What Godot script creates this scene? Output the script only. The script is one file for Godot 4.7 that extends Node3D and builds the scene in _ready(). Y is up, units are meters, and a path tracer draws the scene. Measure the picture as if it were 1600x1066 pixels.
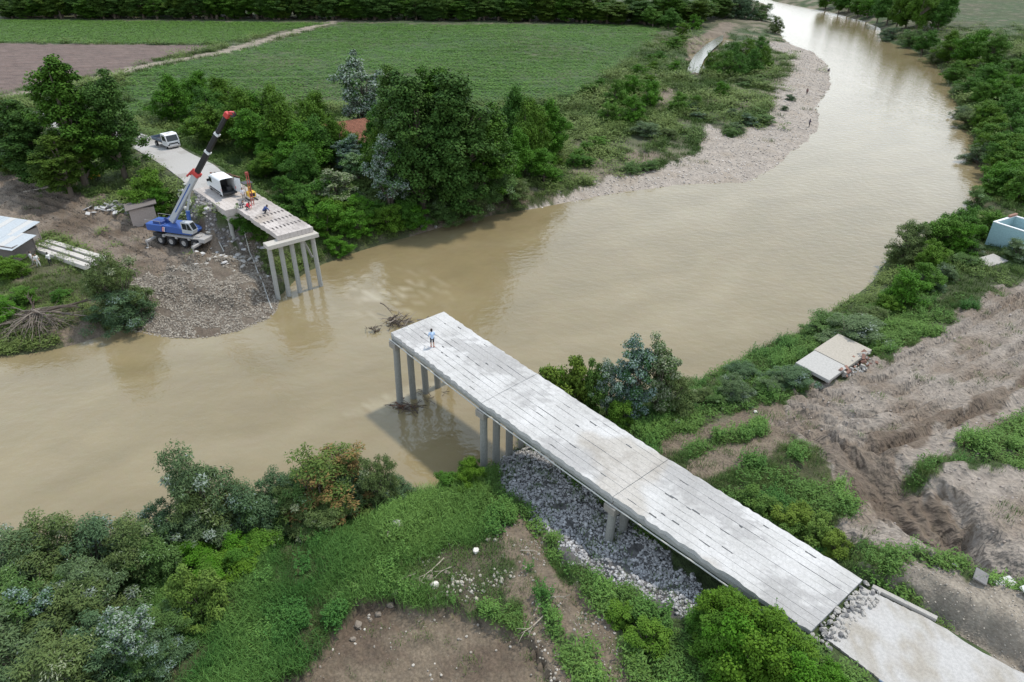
extends Node3D
# A broken concrete bridge over a muddy river, seen from a drone. World: y up, metres, water level at y = 0.
const RIVER := [[-87.72, -50.26], [-68.93, -55.48], [-58.49, -58.37], [-52.62, -59.35], [-49.04, -59.97], [-46.58, -61.49], [-44.22, -63.48], [-41.62, -65.57], [-39.23, -63.89], [-35.76, -63.08], [-32.43, -63.35], [-29.49, -64.86], [-27.2, -67.76], [-27.55, -71.67], [-27.68, -75.92], [-26.52, -79.05], [-24.81, -82.17], [-22.39, -84.64], [-18.71, -88.35], [-14.64, -91.37], [-9.51, -95.83], [-3.92, -99.54], [3.02, -102.63], [10.36, -106.48], [16.6, -109.93], [25.09, -113.23], [31.19, -115.65], [40.96, -115.65], [49.98, -127.03], [57.67, -138.06], [67.87, -154.21], [75.15, -173.98], [90.93, -205.21], [102.37, -235.42], [108.49, -265.43], [107.33, -283.21], [110.47, -303.33], [121.53, -340.24], [127.92, -377.55], [150.7, -446.46], [149.94, -510.75], [97.09, -581.77], [-52.63, -632.66], [-56.73, -683.63], [106.55, -640.64], [166.05, -521.41], [162.89, -472.01], [167.48, -434.65], [171.36, -409.27], [170.51, -363.37], [165.66, -335.47], [148.13, -297.59], [147.71, -271.65], [140.72, -241.68], [123.26, -201.47], [112.66, -179.83], [101.1, -152.51], [94.95, -140.95], [87.84, -130.39], [86.2, -121.49], [78.68, -110.91], [72.46, -102.91], [67.59, -97.65], [57.96, -90.19], [52.05, -86.36], [49.31, -82.58], [43.9, -75.39], [38.22, -70.38], [32.88, -65.29], [27, -61.49], [22.65, -58.01], [17.68, -54.7], [12.65, -52.47], [7.6, -50.26], [2.82, -47.64], [0, -44.44], [-1.66, -42.06], [-3.56, -40.78], [-5.53, -40.06], [-7.21, -39.34], [-8.92, -38.44], [-12.42, -36.91], [-17.15, -35.15], [-21.33, -33.95], [-25.1, -33.26], [-29.75, -31.92], [-34.44, -31.06], [-41.35, -28.93], [-57.16, -24.9]]
const LAND := [[-58.53, -70.04, 2.5, 0.5], [-50.7, -66.33, 2, 0.5], [-73.49, -93.63, 3, 0.5], [-55.89, -86.3, 3, 0.5], [-41.19, -77.87, 3, 0.35], [-34.05, -68.61, 1.6, 0.2], [-27.99, -69.76, 1, 0.3], [-76.39, -115.72, 4, 0.5], [-54.58, -99.08, 4, 0.5], [-119.32, -165.84, 4.5, 0.5], [-91.09, -207.25, 5, 0.5], [-36.44, -207.25, 5, 0.5], [0, -261.21, 5, 0.5], [-27.56, -93.63, 3, 0.6], [-17.42, -87.86, 3.3, 0.8], [-9.27, -94.9, 3.5, 0.8], [0, -105.12, 3, 0.6], [10.89, -114.36, 2.2, 0.2], [23.66, -126.05, 2.2, 0.12], [24.62, -184.18, 4, 0.3], [36.39, -129.26, 1.3, 0.06], [54.83, -148.87, 1.3, 0.08], [74.03, -182.92, 1.1, 0.08], [58.42, -186.45, 2, 0.1], [91.91, -244.27, 1.2, 0.1], [87.44, -289.34, 1.5, 0.1], [59.85, -277.28, 3, 0.3], [171.51, -308.32, 4, 0.5], [171.4, -261.21, 5, 0.5], [95.98, -133.65, 5, 0.6], [74.25, -102.08, 5, 0.6], [65.38, -83.5, 5, 0.6], [50, -75.62, 4, 0.6], [48.58, -66.44, 4.3, 0.6], [34.22, -57.32, 4, 0.6], [25.71, -50.87, 3.8, 0.6], [16.44, -47.66, 3.3, 0.5], [19.72, -49.59, 3.3, 0.5], [12.53, -41.8, 3.2, 0.5], [19.95, -41.85, 3.8, 0.5], [30.75, -43.78, 4.2, 0.5], [40.78, -47.85, 4.5, 0.5], [34.55, -37.7, 4.8, 0.5], [27.01, -35.91, 4, 0.5], [20.74, -36.77, 3.2, 0.5], [26.91, -31.1, 3.5, 0.5], [29.08, -28.13, 4, 0.5], [-0.49, -39.62, 1.2, 0.35], [2.4, -38.27, 1.8, 0.35], [6.41, -32.11, 2.4, 0.35], [9.84, -28.16, 2.8, 0.4], [9.02, -35.04, 2.4, 0.4], [5.46, -46.91, 2.5, 0.6], [10.62, -45.36, 3, 0.6], [-3.73, -36.72, 2, 0.5], [0, -32.11, 2.4, 0.5], [-4.25, -31.93, 2.6, 0.5], [-8.45, -31.75, 2.8, 0.5], [-12.89, -32.29, 2.2, 0.5], [-5.67, -25.48, 1.6, 0.5], [-9.21, -26.27, 1.7, 0.5], [-0.75, -25.26, 1.9, 0.5], [3.87, -27.08, 2.4, 0.5], [5.23, -22.32, 2.4, 0.5], [-15.3, -26.77, 2.8, 0.5], [-18.42, -24.84, 2.5, 0.4], [-21.04, -22.45, 2.2, 0.4], [-27.78, -27.78, 1.5, 0.3], [-30.32, -25.55, 1.5, 0.3], [10.96, -24.63, 2.8, 0.5], [15.64, -22.53, 3, 0.5]]
const ROAD_FAR := [[-37, -87, 7.2], [-48.07, -101.35, 7], [-61.23, -117.17, 6], [-71.58, -126.73, 5.3], [-85.04, -136.08, 4.9], [-109.28, -150.34, 4.7], [-140.84, -164.83, 4.7]]
const ROAD_NEAR := [[18.42, -25.44, 4.65], [22.95, -20.9, 4.65], [48.61, 4.8, 4.65]]
const ZONES := [
	[1, [[-73.3, -321.38], [-26.71, -312.28], [65.03, -323.37], [49.81, -267.61], [31.08, -213.82], [16.13, -170.8], [0, -165.72], [-35.07, -161.32], [-83.49, -162.1], [-80.32, -144.87], [-102.93, -191.03], [-89.25, -224.55]]],
	[2, [[-281.53, -348.26], [-219.48, -336.58], [-78.25, -321.38], [-92.04, -289.4], [-100.83, -252.86], [-219.76, -267.45]]],
	[3, [[-217.12, -264], [-99.44, -249.16], [-100.59, -230.73], [-107.72, -200.15], [-120.81, -168.13], [-132.16, -153.24]]],
	[5, [[-90.36, -110.44], [-76.06, -107.66], [-67.52, -101.25], [-58.2, -93.64], [-49.83, -89.69], [-47.34, -88.35], [-40.59, -83.06], [-37.24, -81.65], [-34.6, -81.41], [-36.56, -79.78], [-39.11, -76.1], [-42.54, -74.91], [-45.64, -74.14], [-50.73, -77.6], [-57.97, -83.8], [-62.92, -85.08], [-68.23, -88.16], [-75.58, -88.67]]],
	[6, [[-45.64, -74.14], [-42.54, -74.91], [-39.44, -76.98], [-36.61, -80.43], [-34.24, -81.75], [-32.19, -81.15], [-29.06, -76.02], [-25.9, -67.02], [-28.8, -62.82], [-34.83, -60.85], [-39.13, -62.16], [-42.22, -65.93], [-43.94, -69.36]]],
	[14, [[-43.41, -90.19], [-37.17, -83.18], [-35.12, -82.99], [-32.24, -82.96], [-33.14, -81.67], [-37.24, -81.51], [-39.48, -82.64], [-42.5, -86.63]]],
	[7, [[1.19, -100.4], [8.34, -107.57], [16.54, -115.2], [23.93, -119.8], [29.47, -124.68], [36.28, -133.61], [40.81, -148.75], [43.68, -153.61], [44.16, -142.17], [54.5, -151.77], [63.4, -172.85], [71.68, -192.93], [83.84, -218.05], [95.52, -248.07], [96.53, -260.72], [90.72, -264.12], [98.55, -284.6], [110.61, -290.38], [112.87, -273.26], [106.2, -239.24], [91.81, -201.54], [76.55, -171.94], [68.76, -151.44], [57.2, -133.95], [49.45, -122.29], [40.21, -110.93], [30.02, -110.93], [16.43, -105.27], [4.88, -99.04]]],
	[12, [[39.9, -190.52], [41.92, -179.66], [38.31, -165.89], [34.49, -167.42], [36.8, -178.55]]],
	[12, [[64.01, -274.32], [83.01, -311.8], [96.01, -341.02], [99.23, -331.59], [89.6, -306.31], [79.2, -281.74], [68.14, -252.31], [53.9, -208.47], [49.62, -207.54], [57.63, -236.91]]],
	[12, [[20.26, -128.37], [24.66, -131.76], [28.04, -129.89], [26.39, -124], [21.33, -121.52]]],
	[12, [[-14.46, -89.96], [-9.39, -94.32], [-3.91, -99.04], [3.04, -103.81], [1.53, -105.15], [-5.41, -100.59], [-10.49, -96.7], [-14.81, -93.29]]],
	[8, [[62.89, -73.02], [57.06, -69.52], [48.79, -63.89], [40.45, -56.85], [36.24, -54.56], [31.86, -52.05], [28.18, -50.76], [24.59, -48.66], [22.07, -46.84], [20.7, -44.37], [22.64, -41.95], [23.68, -39.54], [23.47, -36.71], [23.26, -34.1], [21.49, -31.87], [21.49, -30.05], [23.87, -29.08], [26.14, -28.21], [28.07, -27.6], [31.5, -26.44], [42.66, -43.12], [40.92, -43.57], [35.66, -40.73], [32.26, -38.94], [29.24, -37.92], [28.08, -36.96], [28.92, -35.92], [32.01, -36.83], [38.66, -37.31], [62.89, -73.02]]],
	[16, [[23.23, -41.91], [23.85, -38.78], [24.51, -35.52], [25.4, -32.24], [26.41, -28.7], [28.77, -26.88], [30.72, -27.56], [29.49, -29.98], [29.97, -33.75], [28.46, -36.8], [27.7, -38.55], [31.64, -41.27], [37.98, -44.59], [46.4, -48.61], [48.26, -51.3], [37.27, -46.03], [30.4, -42.72], [26.46, -41.62]]],
	[11, [[11.48, -42.41], [15.57, -44.61], [19.62, -46.74], [23.13, -48.36], [22.74, -45.28], [18.17, -43.71], [14.68, -42.01], [12.08, -40.38]]],
	[11, [[12.8, -39.15], [15.95, -41.14], [19.44, -42.89], [22.24, -44.33], [21.87, -41.47], [18.09, -40.1], [14.76, -38.37], [13.42, -37.67]]],
	[9, [[-2.11, -43.08], [0, -44.45], [2.64, -43.8], [6.24, -38.26], [8.88, -34.06], [11.32, -29.34], [12.51, -26.33], [10.88, -25.77], [7.83, -27.71], [5.62, -28.82], [3.42, -31.86], [1.36, -34.81], [-0.24, -37.64], [-1.41, -40.41]]],
	[10, [[-13.2, -20.9], [-12, -23.95], [-10.66, -25.97], [-9.6, -27.33], [-7.97, -28.21], [-5.95, -27.95], [-3.15, -27.66], [-1.16, -26.95], [0.38, -25.82], [1.65, -24.48], [2.45, -22.41], [3.37, -20.79]]],
	[11, [[-0.23, -36.02], [1.35, -34.44], [2.59, -32.47], [3.68, -29.65], [5, -26.69], [6.3, -23.7], [7.05, -20.73], [5.38, -20.76], [4.46, -23.34], [3.57, -25.62], [2, -28.67], [0.51, -31.32], [-0.88, -33.15]]],
	[11, [[-1.33, -33.83], [0.21, -31.9], [1.23, -29.7], [1.93, -26.8], [3.22, -23.38], [3.54, -20.79], [2.36, -20.82], [1.45, -23.88], [0.46, -26.45], [-0.61, -29.23], [-1.9, -31.35]]],
	[15, [[-4.71, -31.98], [-2.62, -32.86], [-0.44, -33.14], [0, -30.77], [-0.78, -27.38], [-3.15, -27.66], [-5.57, -28.17], [-6.58, -29.82]]],
	[13, [[21.54, -27.57], [24.26, -28.29], [26.72, -27.2], [28.38, -26.23], [30.51, -24.95], [26.53, -19.5], [25.8, -21.9], [24.66, -24.02], [23.23, -25.99]]],
	[12, [[-48.63, -61.87], [-46.87, -65.17], [-44.12, -64.89], [-42.28, -65.21], [-43.89, -62.82], [-46.68, -60.47]]]]
const TRACK := [[-76.15, -337.25], [-78.05, -326.59], [-86.54, -279.05], [-91.47, -230.57], [-105.8, -196.24], [-111.81, -177.56], [-118.46, -164.49], [-127.87, -147.57]]
const POND := [[51.21, -213.4], [57.12, -233.94], [63.04, -252.58], [73.1, -277.51], [81.58, -295.53], [87.54, -307.42], [82.15, -288.07], [72.22, -264.5], [63.49, -241.61], [55.67, -215.52], [51.98, -209.28]]
const BENCH := [[28.23, -37.08], [29.45, -36.09], [30.32, -34.42], [30.17, -32.72], [29.61, -30.3], [29.86, -28.04], [31.81, -26.89], [39.89, -37.72], [32.23, -37.25]]
const POND_A := [54.25, -217.68]
const POND_B := [65.93, -255.47]
const POND_C := [83.61, -297.45]
const RUTS := [[[24.82, -46.38], [28.87, -43.72], [34.57, -45.85], [43.39, -50.84], [51.76, -56.45]], [[28.04, -49.06], [33.75, -49.51], [42.92, -55.86], [57.17, -64.46]], [[32.37, -52.56], [40.78, -57.48], [49.82, -63.42], [61.37, -70.69]], [[24.58, -41.82], [25.13, -36.45], [26.1, -31.13], [27.25, -28.14]], [[22.23, -45.76], [24.91, -42.64], [27.85, -41.46], [33.37, -43.6], [40.08, -47.25], [49.01, -52.41]], [[23.84, -48.07], [28.3, -45.89], [34.3, -47.35], [42.45, -52.08], [54.3, -60.22]], [[24.19, -42.72], [24.43, -37.97], [25.36, -33.07], [26.55, -28.96], [28.16, -27.13]], [[25.82, -50.49], [31.63, -50.91], [38.74, -53.68], [49.36, -60.5], [59.22, -67.5]], [[26.46, -41.62], [27.63, -36.97], [27.89, -32.18], [28.49, -28.32]], [[-75.23, -96.33], [-65.19, -92.05], [-55.12, -86.45], [-45.49, -80.07], [-40.97, -76.84]], [[-84.16, -101.25], [-71.12, -98.93], [-58.69, -91.78], [-48.7, -85.54]]]
const TREES := [["dark", -64.44, -100.71, 19.5, 6.3], ["dark", -60.13, -104.07, 16.5, 5.2], ["dark", -72.54, -104.04, 12.5, 5.8], ["dark", -64.74, -97.09, 9, 4.8], ["dark", -80.41, -111.54, 11, 5.8], ["bush", -51.41, -92.99, 6.2, 4.2], ["bush", -48.5, -91.78, 4, 2.6], ["grove", -68.14, -142.04, 10, 5], ["grove", -57.94, -134.26, 9.5, 4.5], ["grove", -66.73, -151.16, 10, 5], ["grove", -48.61, -125.6, 11, 5], ["grove", -44.35, -128.99, 11, 5], ["grove", -56.18, -140.6, 10, 5], ["grove", -37.3, -114.29, 12, 5], ["grove", -32.5, -102.2, 7, 3.5], ["grove", -39.84, -108.51, 4.5, 3], ["silver", -27.49, -129.35, 17, 6.2], ["silver", -17.61, -95.36, 12, 4.2], ["silver", -25.38, -96.05, 6.5, 3.8], ["dark", -13.14, -97.01, 21, 6.7], ["dark", -8.22, -98.51, 21, 7.3], ["dark", -4.44, -100.92, 16, 6.1], ["dark", -16.28, -102.68, 19, 6.1], ["dark", -10.51, -103.58, 19, 6.1], ["willow", -2.99, -102.01, 8, 4], ["willow", -6.78, -98.21, 6, 3], ["grove", 2.19, -114.78, 12, 4.5], ["grove", 7.63, -124.75, 10, 4.2], ["grove", 0, -107.94, 9, 4], ["grove", 5.34, -111.39, 6, 3.4], ["grove", 0, -125.32, 12, 4.5], ["bush", -21.31, -88.76, 4, 3.2], ["bush", -25.6, -88.51, 4.5, 3.4], ["bush", -29.7, -91.01, 4.5, 3], ["bush", -17.27, -91.12, 4, 3], ["bush", -23.21, -84.75, 2.6, 2.4], ["bush", -13.91, -93.35, 3.5, 2.5], ["bush", -27.84, -94.59, 5, 3.2], ["bush", -32.9, -96.18, 4.5, 2.6], ["willow", -9.53, -96.21, 4, 2.6], ["willow", 0, -103.03, 4, 2.8], ["bush", 20.55, -149.39, 5, 3.2], ["bush", 26.45, -152.03, 5.5, 3.4], ["bush", 32, -164.34, 6, 3.4], ["bush", 24.39, -163.19, 6, 3.2], ["bush", 28.49, -171.25, 5, 3], ["bush", 37.72, -160.67, 4.5, 3], ["bush", 42.79, -165.53, 3, 2], ["bush", 52.53, -179.53, 4, 2.8], ["willow", 27.43, -141.08, 3, 3], ["willow", 31.96, -140.67, 2, 2], ["willow", 21.49, -118.79, 1.8, 1.8], ["willow", 24.29, -120.55, 1.8, 1.8], ["thicket", 58.7, -212.87, 6.5, 4], ["thicket", 60.81, -207.91, 7, 4], ["thicket", 64.45, -207.69, 7, 4], ["thicket", 70.08, -212.94, 7, 4], ["thicket", 76.48, -222.47, 7, 4], ["thicket", 67.97, -227.41, 7, 4.5], ["thicket", 75.8, -236.79, 7, 4.5], ["thicket", 84.23, -248.3, 7, 4], ["willow", 55.77, -155.91, 2.2, 2.6], ["willow", 52.33, -153.98, 2.2, 2.2], ["willow", 45.29, -143.86, 1.8, 1.4], ["willow", 47.82, -148.05, 2, 1.8], ["willow", 70.94, -180.74, 1.6, 1.4], ["willow", 65.08, -168.52, 1.2, 1], ["willow", 110.92, -313.69, 7, 3.4], ["willow", 99.63, -354.8, 10, 5], ["willow", 105.33, -353.51, 10, 5], ["willow", 111.31, -351.19, 10, 5], ["willow", 116.9, -351.49, 8, 5], ["bush", 21.37, -176.84, 3, 2.6], ["bush", 35.45, -199.99, 3, 3], ["bush", 46.04, -228.22, 3, 3.5], ["bush", 55.44, -255.12, 4, 4], ["bush", 66.11, -289.58, 5, 4], ["bush", 77.24, -315.98, 6, 4], ["grove", 65.82, -313.25, 8, 6], ["grove", 59.96, -318.17, 8, 6], ["far_right", 171.34, -395.69, 12, 6], ["far_right", 172.76, -376.15, 13, 6], ["far_right", 169.75, -348.61, 15, 6], ["far_right", 161.56, -313.81, 16, 6], ["far_right", 160.23, -295.88, 16, 6], ["far_right", 169.49, -301.71, 16, 6], ["willow", 149.43, -293.08, 5, 4], ["willow", 148.91, -276.69, 6, 4], ["grove", 144.92, -259.35, 8, 5], ["willow", 140.56, -241.77, 5, 4], ["grove", 140.3, -234.71, 10, 5.5], ["grove", 139.96, -223.75, 11, 6], ["grove", 141.59, -216.89, 10, 5.5], ["grove", 125.89, -204.74, 6, 4], ["willow", 117.36, -187.22, 3.5, 3], ["willow", 105.28, -163.35, 3, 2.4], ["willow", 101.12, -154.25, 3.5, 3], ["bush", 125.86, -188.7, 7, 4.5], ["bush", 124.19, -178.17, 6, 4], ["bush", 115.62, -175.29, 5, 3.5], ["bush", 108.41, -155.01, 6, 4], ["bush", 104.07, -143.08, 6, 4], ["bush", 97.82, -141.59, 5, 3.4], ["bush", 93.05, -127.41, 6, 4], ["bush", 89.11, -128.87, 4, 3], ["willow", 87.47, -127.09, 4, 3], ["bush", 86.31, -119.25, 5, 3.5], ["bush", 87.36, -115.38, 5, 3.5], ["bush", 76.57, -103.72, 5, 3.5], ["bush", 75.5, -97.89, 4.5, 3], ["bush", 73.52, -101.66, 3, 2.4], ["willow", 68.93, -96.8, 3.5, 2.2], ["bush", 59.36, -84.46, 4.5, 3], ["bush", 61.88, -84.65, 4, 2.8], ["bush", 55.07, -81.14, 5, 3.2], ["bush", 56.37, -79.38, 4, 2.6], ["bush", 52.61, -80.81, 5, 3], ["bush", 51.05, -75.82, 3.6, 2.4], ["willow", 49.86, -79.85, 5.5, 2.6], ["bush", 42.3, -65.93, 4.6, 2.8], ["bush", 46.43, -69.27, 3.4, 2.2], ["bush", 39.98, -64.57, 2.4, 1.8], ["willow", 33.44, -58.88, 2.8, 3.2], ["willow", 32.31, -60.54, 2.4, 2.6], ["willow", 37.09, -62.61, 2.2, 2], ["willow", 60.74, -75.39, 2.2, 1.8], ["willow", 21.73, -53.43, 1.8, 1.6], ["willow", 19.77, -48.99, 2.6, 1.5], ["willow", 24.52, -50.77, 2, 2], ["fresh", 4.6, -47.57, 7.2, 2.8], ["fresh", 6.46, -47.84, 6.4, 2.2], ["fresh", 2.77, -46.59, 6.6, 2], ["silver", 10.13, -46.65, 7.6, 2.3], ["silver", 12.41, -47.18, 8.4, 2.2], ["silver", 8.3, -47.13, 6, 1.8], ["willow", 13.72, -47.4, 5, 1.9], ["fresh", 9.12, -45.31, 3, 1.7], ["fresh", 16.62, -33.65, 2.4, 1.8], ["fresh", 18.47, -32.76, 2.6, 1.8], ["fresh", 19.79, -31.27, 2.4, 1.6], ["fresh", 17.46, -31.6, 2, 1.6], ["fresh", 19.97, -29.59, 1.8, 1.2], ["near", 13, -21.73, 5.4, 2.6], ["near", 11.31, -23.1, 3.6, 2], ["near", 14.57, -20.45, 4.6, 2.2], ["near", 10.99, -24.69, 2.4, 1.6], ["near", 16.17, -20.72, 2.6, 1.5], ["fresh", 7.67, -24.42, 2, 1.5], ["fresh", 6.49, -26.41, 1.6, 1.2], ["willow", -21, -34.55, 9.2, 2.5], ["willow", -22.19, -33.84, 6.4, 2.4], ["willow", -23.25, -32.77, 5, 2.2], ["willow", -18.38, -35.4, 5.8, 2.2], ["willow", -16.9, -35.9, 5.2, 2], ["willow", -19.74, -34.61, 4.6, 2], ["rusty", -13.82, -36.79, 7.4, 2.9], ["rusty", -12.21, -37.05, 6.4, 2.5], ["willow", -9.83, -37.35, 6, 1.6], ["willow", -15.29, -35.3, 4, 1.8], ["willow", -31.66, -29.63, 5.6, 2.6], ["willow", -29.32, -29.91, 5.8, 2.6], ["willow", -27.03, -30.38, 5.4, 2.4], ["willow", -24.89, -30.82, 5, 2.3], ["willow", -28.82, -26.55, 5.2, 2.8], ["willow", -26.19, -26.46, 4.8, 2.6], ["willow", -27.11, -22.76, 5, 2.8], ["willow", -22.88, -30.91, 4.2, 2], ["willow", -24.28, -22.36, 4.6, 2.6], ["silver", -21.01, -23.85, 4.6, 1.8], ["silver", -27.37, -25.8, 5.2, 1.8], ["fresh", -18.7, -26.86, 4.2, 1.9], ["fresh", -20.39, -25.99, 2, 1.4], ["near", -17.66, -30.62, 1.8, 2], ["near", -19.13, -29.53, 2, 1.8], ["near", -4.9, -38.75, 2, 1.5], ["near", -3.19, -38.93, 2.4, 1.5], ["near", -2.84, -41.69, 2, 1.2], ["willow", -42.81, -66.58, 8.6, 3], ["willow", -42.9, -65.44, 4.8, 3], ["bush", -59.77, -73.67, 2.6, 2.6], ["bush", -54.56, -67.99, 2, 2], ["bush", -54.58, -64.36, 2.4, 2.6], ["bush", -50.87, -68.33, 1.4, 1.4], ["willow", -33.94, -29.29, 5, 2.6], ["willow", -25.04, -27.61, 4.4, 2.2], ["willow", -30.2, -25.41, 5, 2.6], ["willow", -22.59, -22.88, 4, 2.2], ["bush", 88.02, -119.09, 5.1, 4.1], ["bush", 77.49, -100.67, 3.7, 3.6], ["bush", 94.3, -122.71, 5.3, 3.2], ["bush", 126.34, -185.76, 4.7, 3.7], ["bush", 142.45, -201.74, 5.1, 3.2], ["bush", 144.22, -210.01, 3.7, 4], ["bush", 126.91, -195.8, 5.5, 4], ["bush", 90.08, -124.59, 4.1, 4.1], ["bush", 74.86, -97.46, 5.3, 3.4], ["bush", 135.41, -204.8, 3.9, 3.1], ["bush", 117.83, -175.99, 5.2, 3.6], ["bush", 102.3, -150.35, 5, 3.1], ["bush", 82.09, -107.44, 3.7, 3.9], ["bush", 94.71, -136.25, 3.7, 3.1], ["bush", 77.66, -97.68, 4.3, 3.4], ["bush", 85.42, -116.87, 3.9, 3.9], ["bush", 81.39, -105.52, 3.7, 4.1], ["bush", 77.06, -102.22, 4.3, 4.1], ["bush", 119.79, -172.79, 4.3, 3.3], ["bush", 133.74, -212.63, 4.9, 4.1], ["bush", 126.98, -188.95, 4.8, 4], ["bush", 107.93, -155.96, 3.8, 4], ["bush", 147.69, -207.49, 5, 4.1], ["bush", 84.99, -114.17, 3.9, 3.5], ["bush", 104.43, -154.41, 5.5, 4], ["bush", 108.96, -144.45, 4.6, 3.8], ["bush", 121.24, -177.12, 4.4, 3.2], ["bush", 95.34, -124.06, 4.6, 3.4], ["bush", 119.21, -186.59, 5.1, 4], ["bush", 90.99, -120.82, 4.9, 3.9], ["bush", 101.9, -150.5, 5.1, 3.8], ["bush", 95.67, -131.47, 3.7, 3.7], ["grove", -33.59, -108.31, 8.9, 5.1], ["grove", -44.48, -119.95, 8.2, 5.1], ["grove", -34.6, -118.24, 10.1, 4.5], ["grove", -37.98, -112.12, 7.7, 4.1], ["grove", -51.2, -135.24, 7.8, 4.1], ["grove", -58.07, -137.32, 8.3, 4], ["grove", -48.71, -126.94, 9.9, 4.7], ["grove", -55.1, -125.13, 8, 5.1], ["grove", -46.5, -129.35, 9.8, 5.2], ["grove", -35.11, -125.95, 10.7, 4.8], ["bush", -26.49, -94.29, 3.1, 2.6], ["bush", -21.57, -91.43, 3.5, 2.2], ["bush", -25.35, -89.42, 2.7, 2.4], ["bush", -15.33, -93.09, 3.6, 2.9], ["bush", -22.08, -92.82, 3.6, 2.6], ["bush", -25.06, -91.4, 3.6, 2.6], ["bush", -26.72, -88.45, 2.5, 2.7], ["bush", -24.6, -91.83, 3.3, 2.9], ["bush", -18.83, -93.54, 2.7, 2.3], ["bush", -15.07, -94.08, 3.1, 2.6], ["bush", 10.94, -120.28, 2.4, 1.9], ["bush", 14.11, -128.64, 2.2, 2.1], ["bush", 13.05, -120.87, 1.8, 2], ["bush", 6.69, -112.48, 2.5, 2.2], ["bush", 6.49, -120.21, 2.4, 2.3], ["bush", 7.26, -113.01, 2.1, 2.1], ["bush", 16.43, -132.22, 2, 2.4], ["bush", 12.34, -124.82, 2, 2.4], ["bush", 7.56, -121.04, 2.2, 2.1], ["willow", 42.04, -164.86, 1.8, 1.6], ["willow", 41.7, -156.12, 1.8, 1.9], ["willow", 63.61, -199.48, 1.8, 1.6], ["willow", 62.56, -194.55, 1.5, 2], ["willow", 41.79, -163.75, 1.5, 1.6], ["willow", 61.76, -199.91, 1.3, 1.7], ["willow", 49.94, -160.51, 1.8, 1.6], ["willow", 52.32, -181.86, 1.7, 1.8], ["willow", 41.67, -163.19, 1.6, 2], ["bush", 32.8, -178.8, 2.4, 2.8], ["bush", 22.13, -165.5, 2.6, 2.5], ["bush", 17.97, -172.44, 2.2, 2.5], ["bush", 23.67, -162.19, 2.1, 3], ["bush", 43.33, -225.37, 2.3, 2.7], ["bush", 43.14, -226.56, 2.5, 2.5], ["bush", 47.69, -213.58, 3, 2.8], ["bush", 35.17, -185.11, 2.8, 2.7], ["bush", 40.78, -211.92, 2.6, 2.5], ["bush", 62.57, -270.93, 2.3, 2.6], ["bush", 23.48, -150.7, 2.8, 2.9], ["bush", 18.9, -172.44, 2.4, 2.9], ["willow", 50.46, -71.85, 2.1, 1.3], ["willow", 41.68, -66.79, 1.7, 1.3], ["willow", 57.43, -78.58, 1.6, 1.3], ["willow", 47.23, -70.73, 1.5, 1.4], ["willow", 54.77, -75.39, 1.5, 1.5], ["willow", 47.36, -69.32, 1.7, 1.6], ["willow", 54.38, -75.34, 1.5, 1.4], ["willow", 16.62, -48.88, 1.5, 1.1], ["willow", 20.23, -50.65, 1.2, 1], ["willow", 22.89, -50.07, 1.5, 1.3], ["willow", 22.91, -49.81, 1.3, 1.3], ["willow", 18.06, -48.26, 1.2, 1.1], ["willow", 18.44, -49.79, 1.2, 1], ["willow", 22.98, -50.02, 1.1, 1], ["near", 14.55, -21.26, 3.8, 1.7], ["near", 12.54, -24.31, 3.4, 1.6], ["near", 12.98, -22.02, 3.9, 1.7], ["near", 12.48, -23.93, 4, 2.1], ["near", 11.69, -25.28, 3.7, 1.8], ["near", 12.16, -25, 4.3, 2.1], ["near", 13.57, -21.78, 3.8, 2.1], ["near", -19.3, -30.65, 1.9, 1.6], ["near", -19.32, -30.09, 2.1, 1.9], ["near", -20.52, -30.76, 2.4, 1.7], ["near", -18.25, -32.02, 2.6, 1.6], ["near", -21.93, -31.27, 2.5, 1.6], ["near", -17.96, -30.71, 2.4, 1.6], ["near", -17.05, -32.47, 2, 1.6], ["willow", -20.3, -25.94, 2.1, 1.7], ["willow", -20.03, -24.95, 2.5, 1.7], ["willow", -21.98, -24.08, 3.1, 1.5], ["willow", -20.49, -24.07, 2.3, 1.5], ["willow", -20.24, -23.86, 2.8, 1.8], ["grove", -15.63, -109.75, 12.7, 5.6], ["grove", -22.84, -133.75, 10.4, 4.4], ["bush", -34.24, -82.72, 3, 2], ["bush", -32.73, -83.19, 2.4, 1.6], ["bush", -35.13, -82.72, 2.6, 1.8], ["bush", -31.79, -84.99, 2.6, 1.8], ["far_right", 174.2, -391.14, 11, 7], ["far_right", 173.49, -367.2, 13, 7], ["far_right", 168.22, -336.02, 13, 7], ["far_right", 164.41, -311.84, 14, 7], ["far_right", 172.09, -314.21, 15, 7], ["far_right", 168.23, -294.56, 14, 7], ["far_right", 172.34, -415.7, 10, 7], ["willow", -15.64, -36.46, 5, 2.2], ["willow", -17.06, -34.93, 4, 2.2], ["willow", -11.57, -37.45, 5, 2], ["willow", -13.64, -34.52, 3, 1.8], ["willow", -12.2, -36.1, 3.4, 1.8], ["willow", -20.73, -32.68, 4, 2.2], ["willow", -8.6, -37.26, 2.6, 1.4], ["near", 12.25, -22.69, 4.6, 2.4], ["near", 13.94, -22.22, 4, 2.3], ["silver", -27.3, -112.53, 6.5, 3.6], ["bush", -23.95, -114.78, 5, 3], ["grove", -32.1, -112.46, 9, 4], ["bush", -26.85, -118.52, 3.5, 2.6], ["grove", -21.13, -114.84, 11, 4], ["grove", -28.73, -114.71, 8, 3.2], ["grove", -21.35, -106.96, 9, 3.4], ["silver", -24.61, -106.9, 5, 3.2]]

const BRIDGE_DIR := Vector3(0.645, 0, 0.764)

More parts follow.
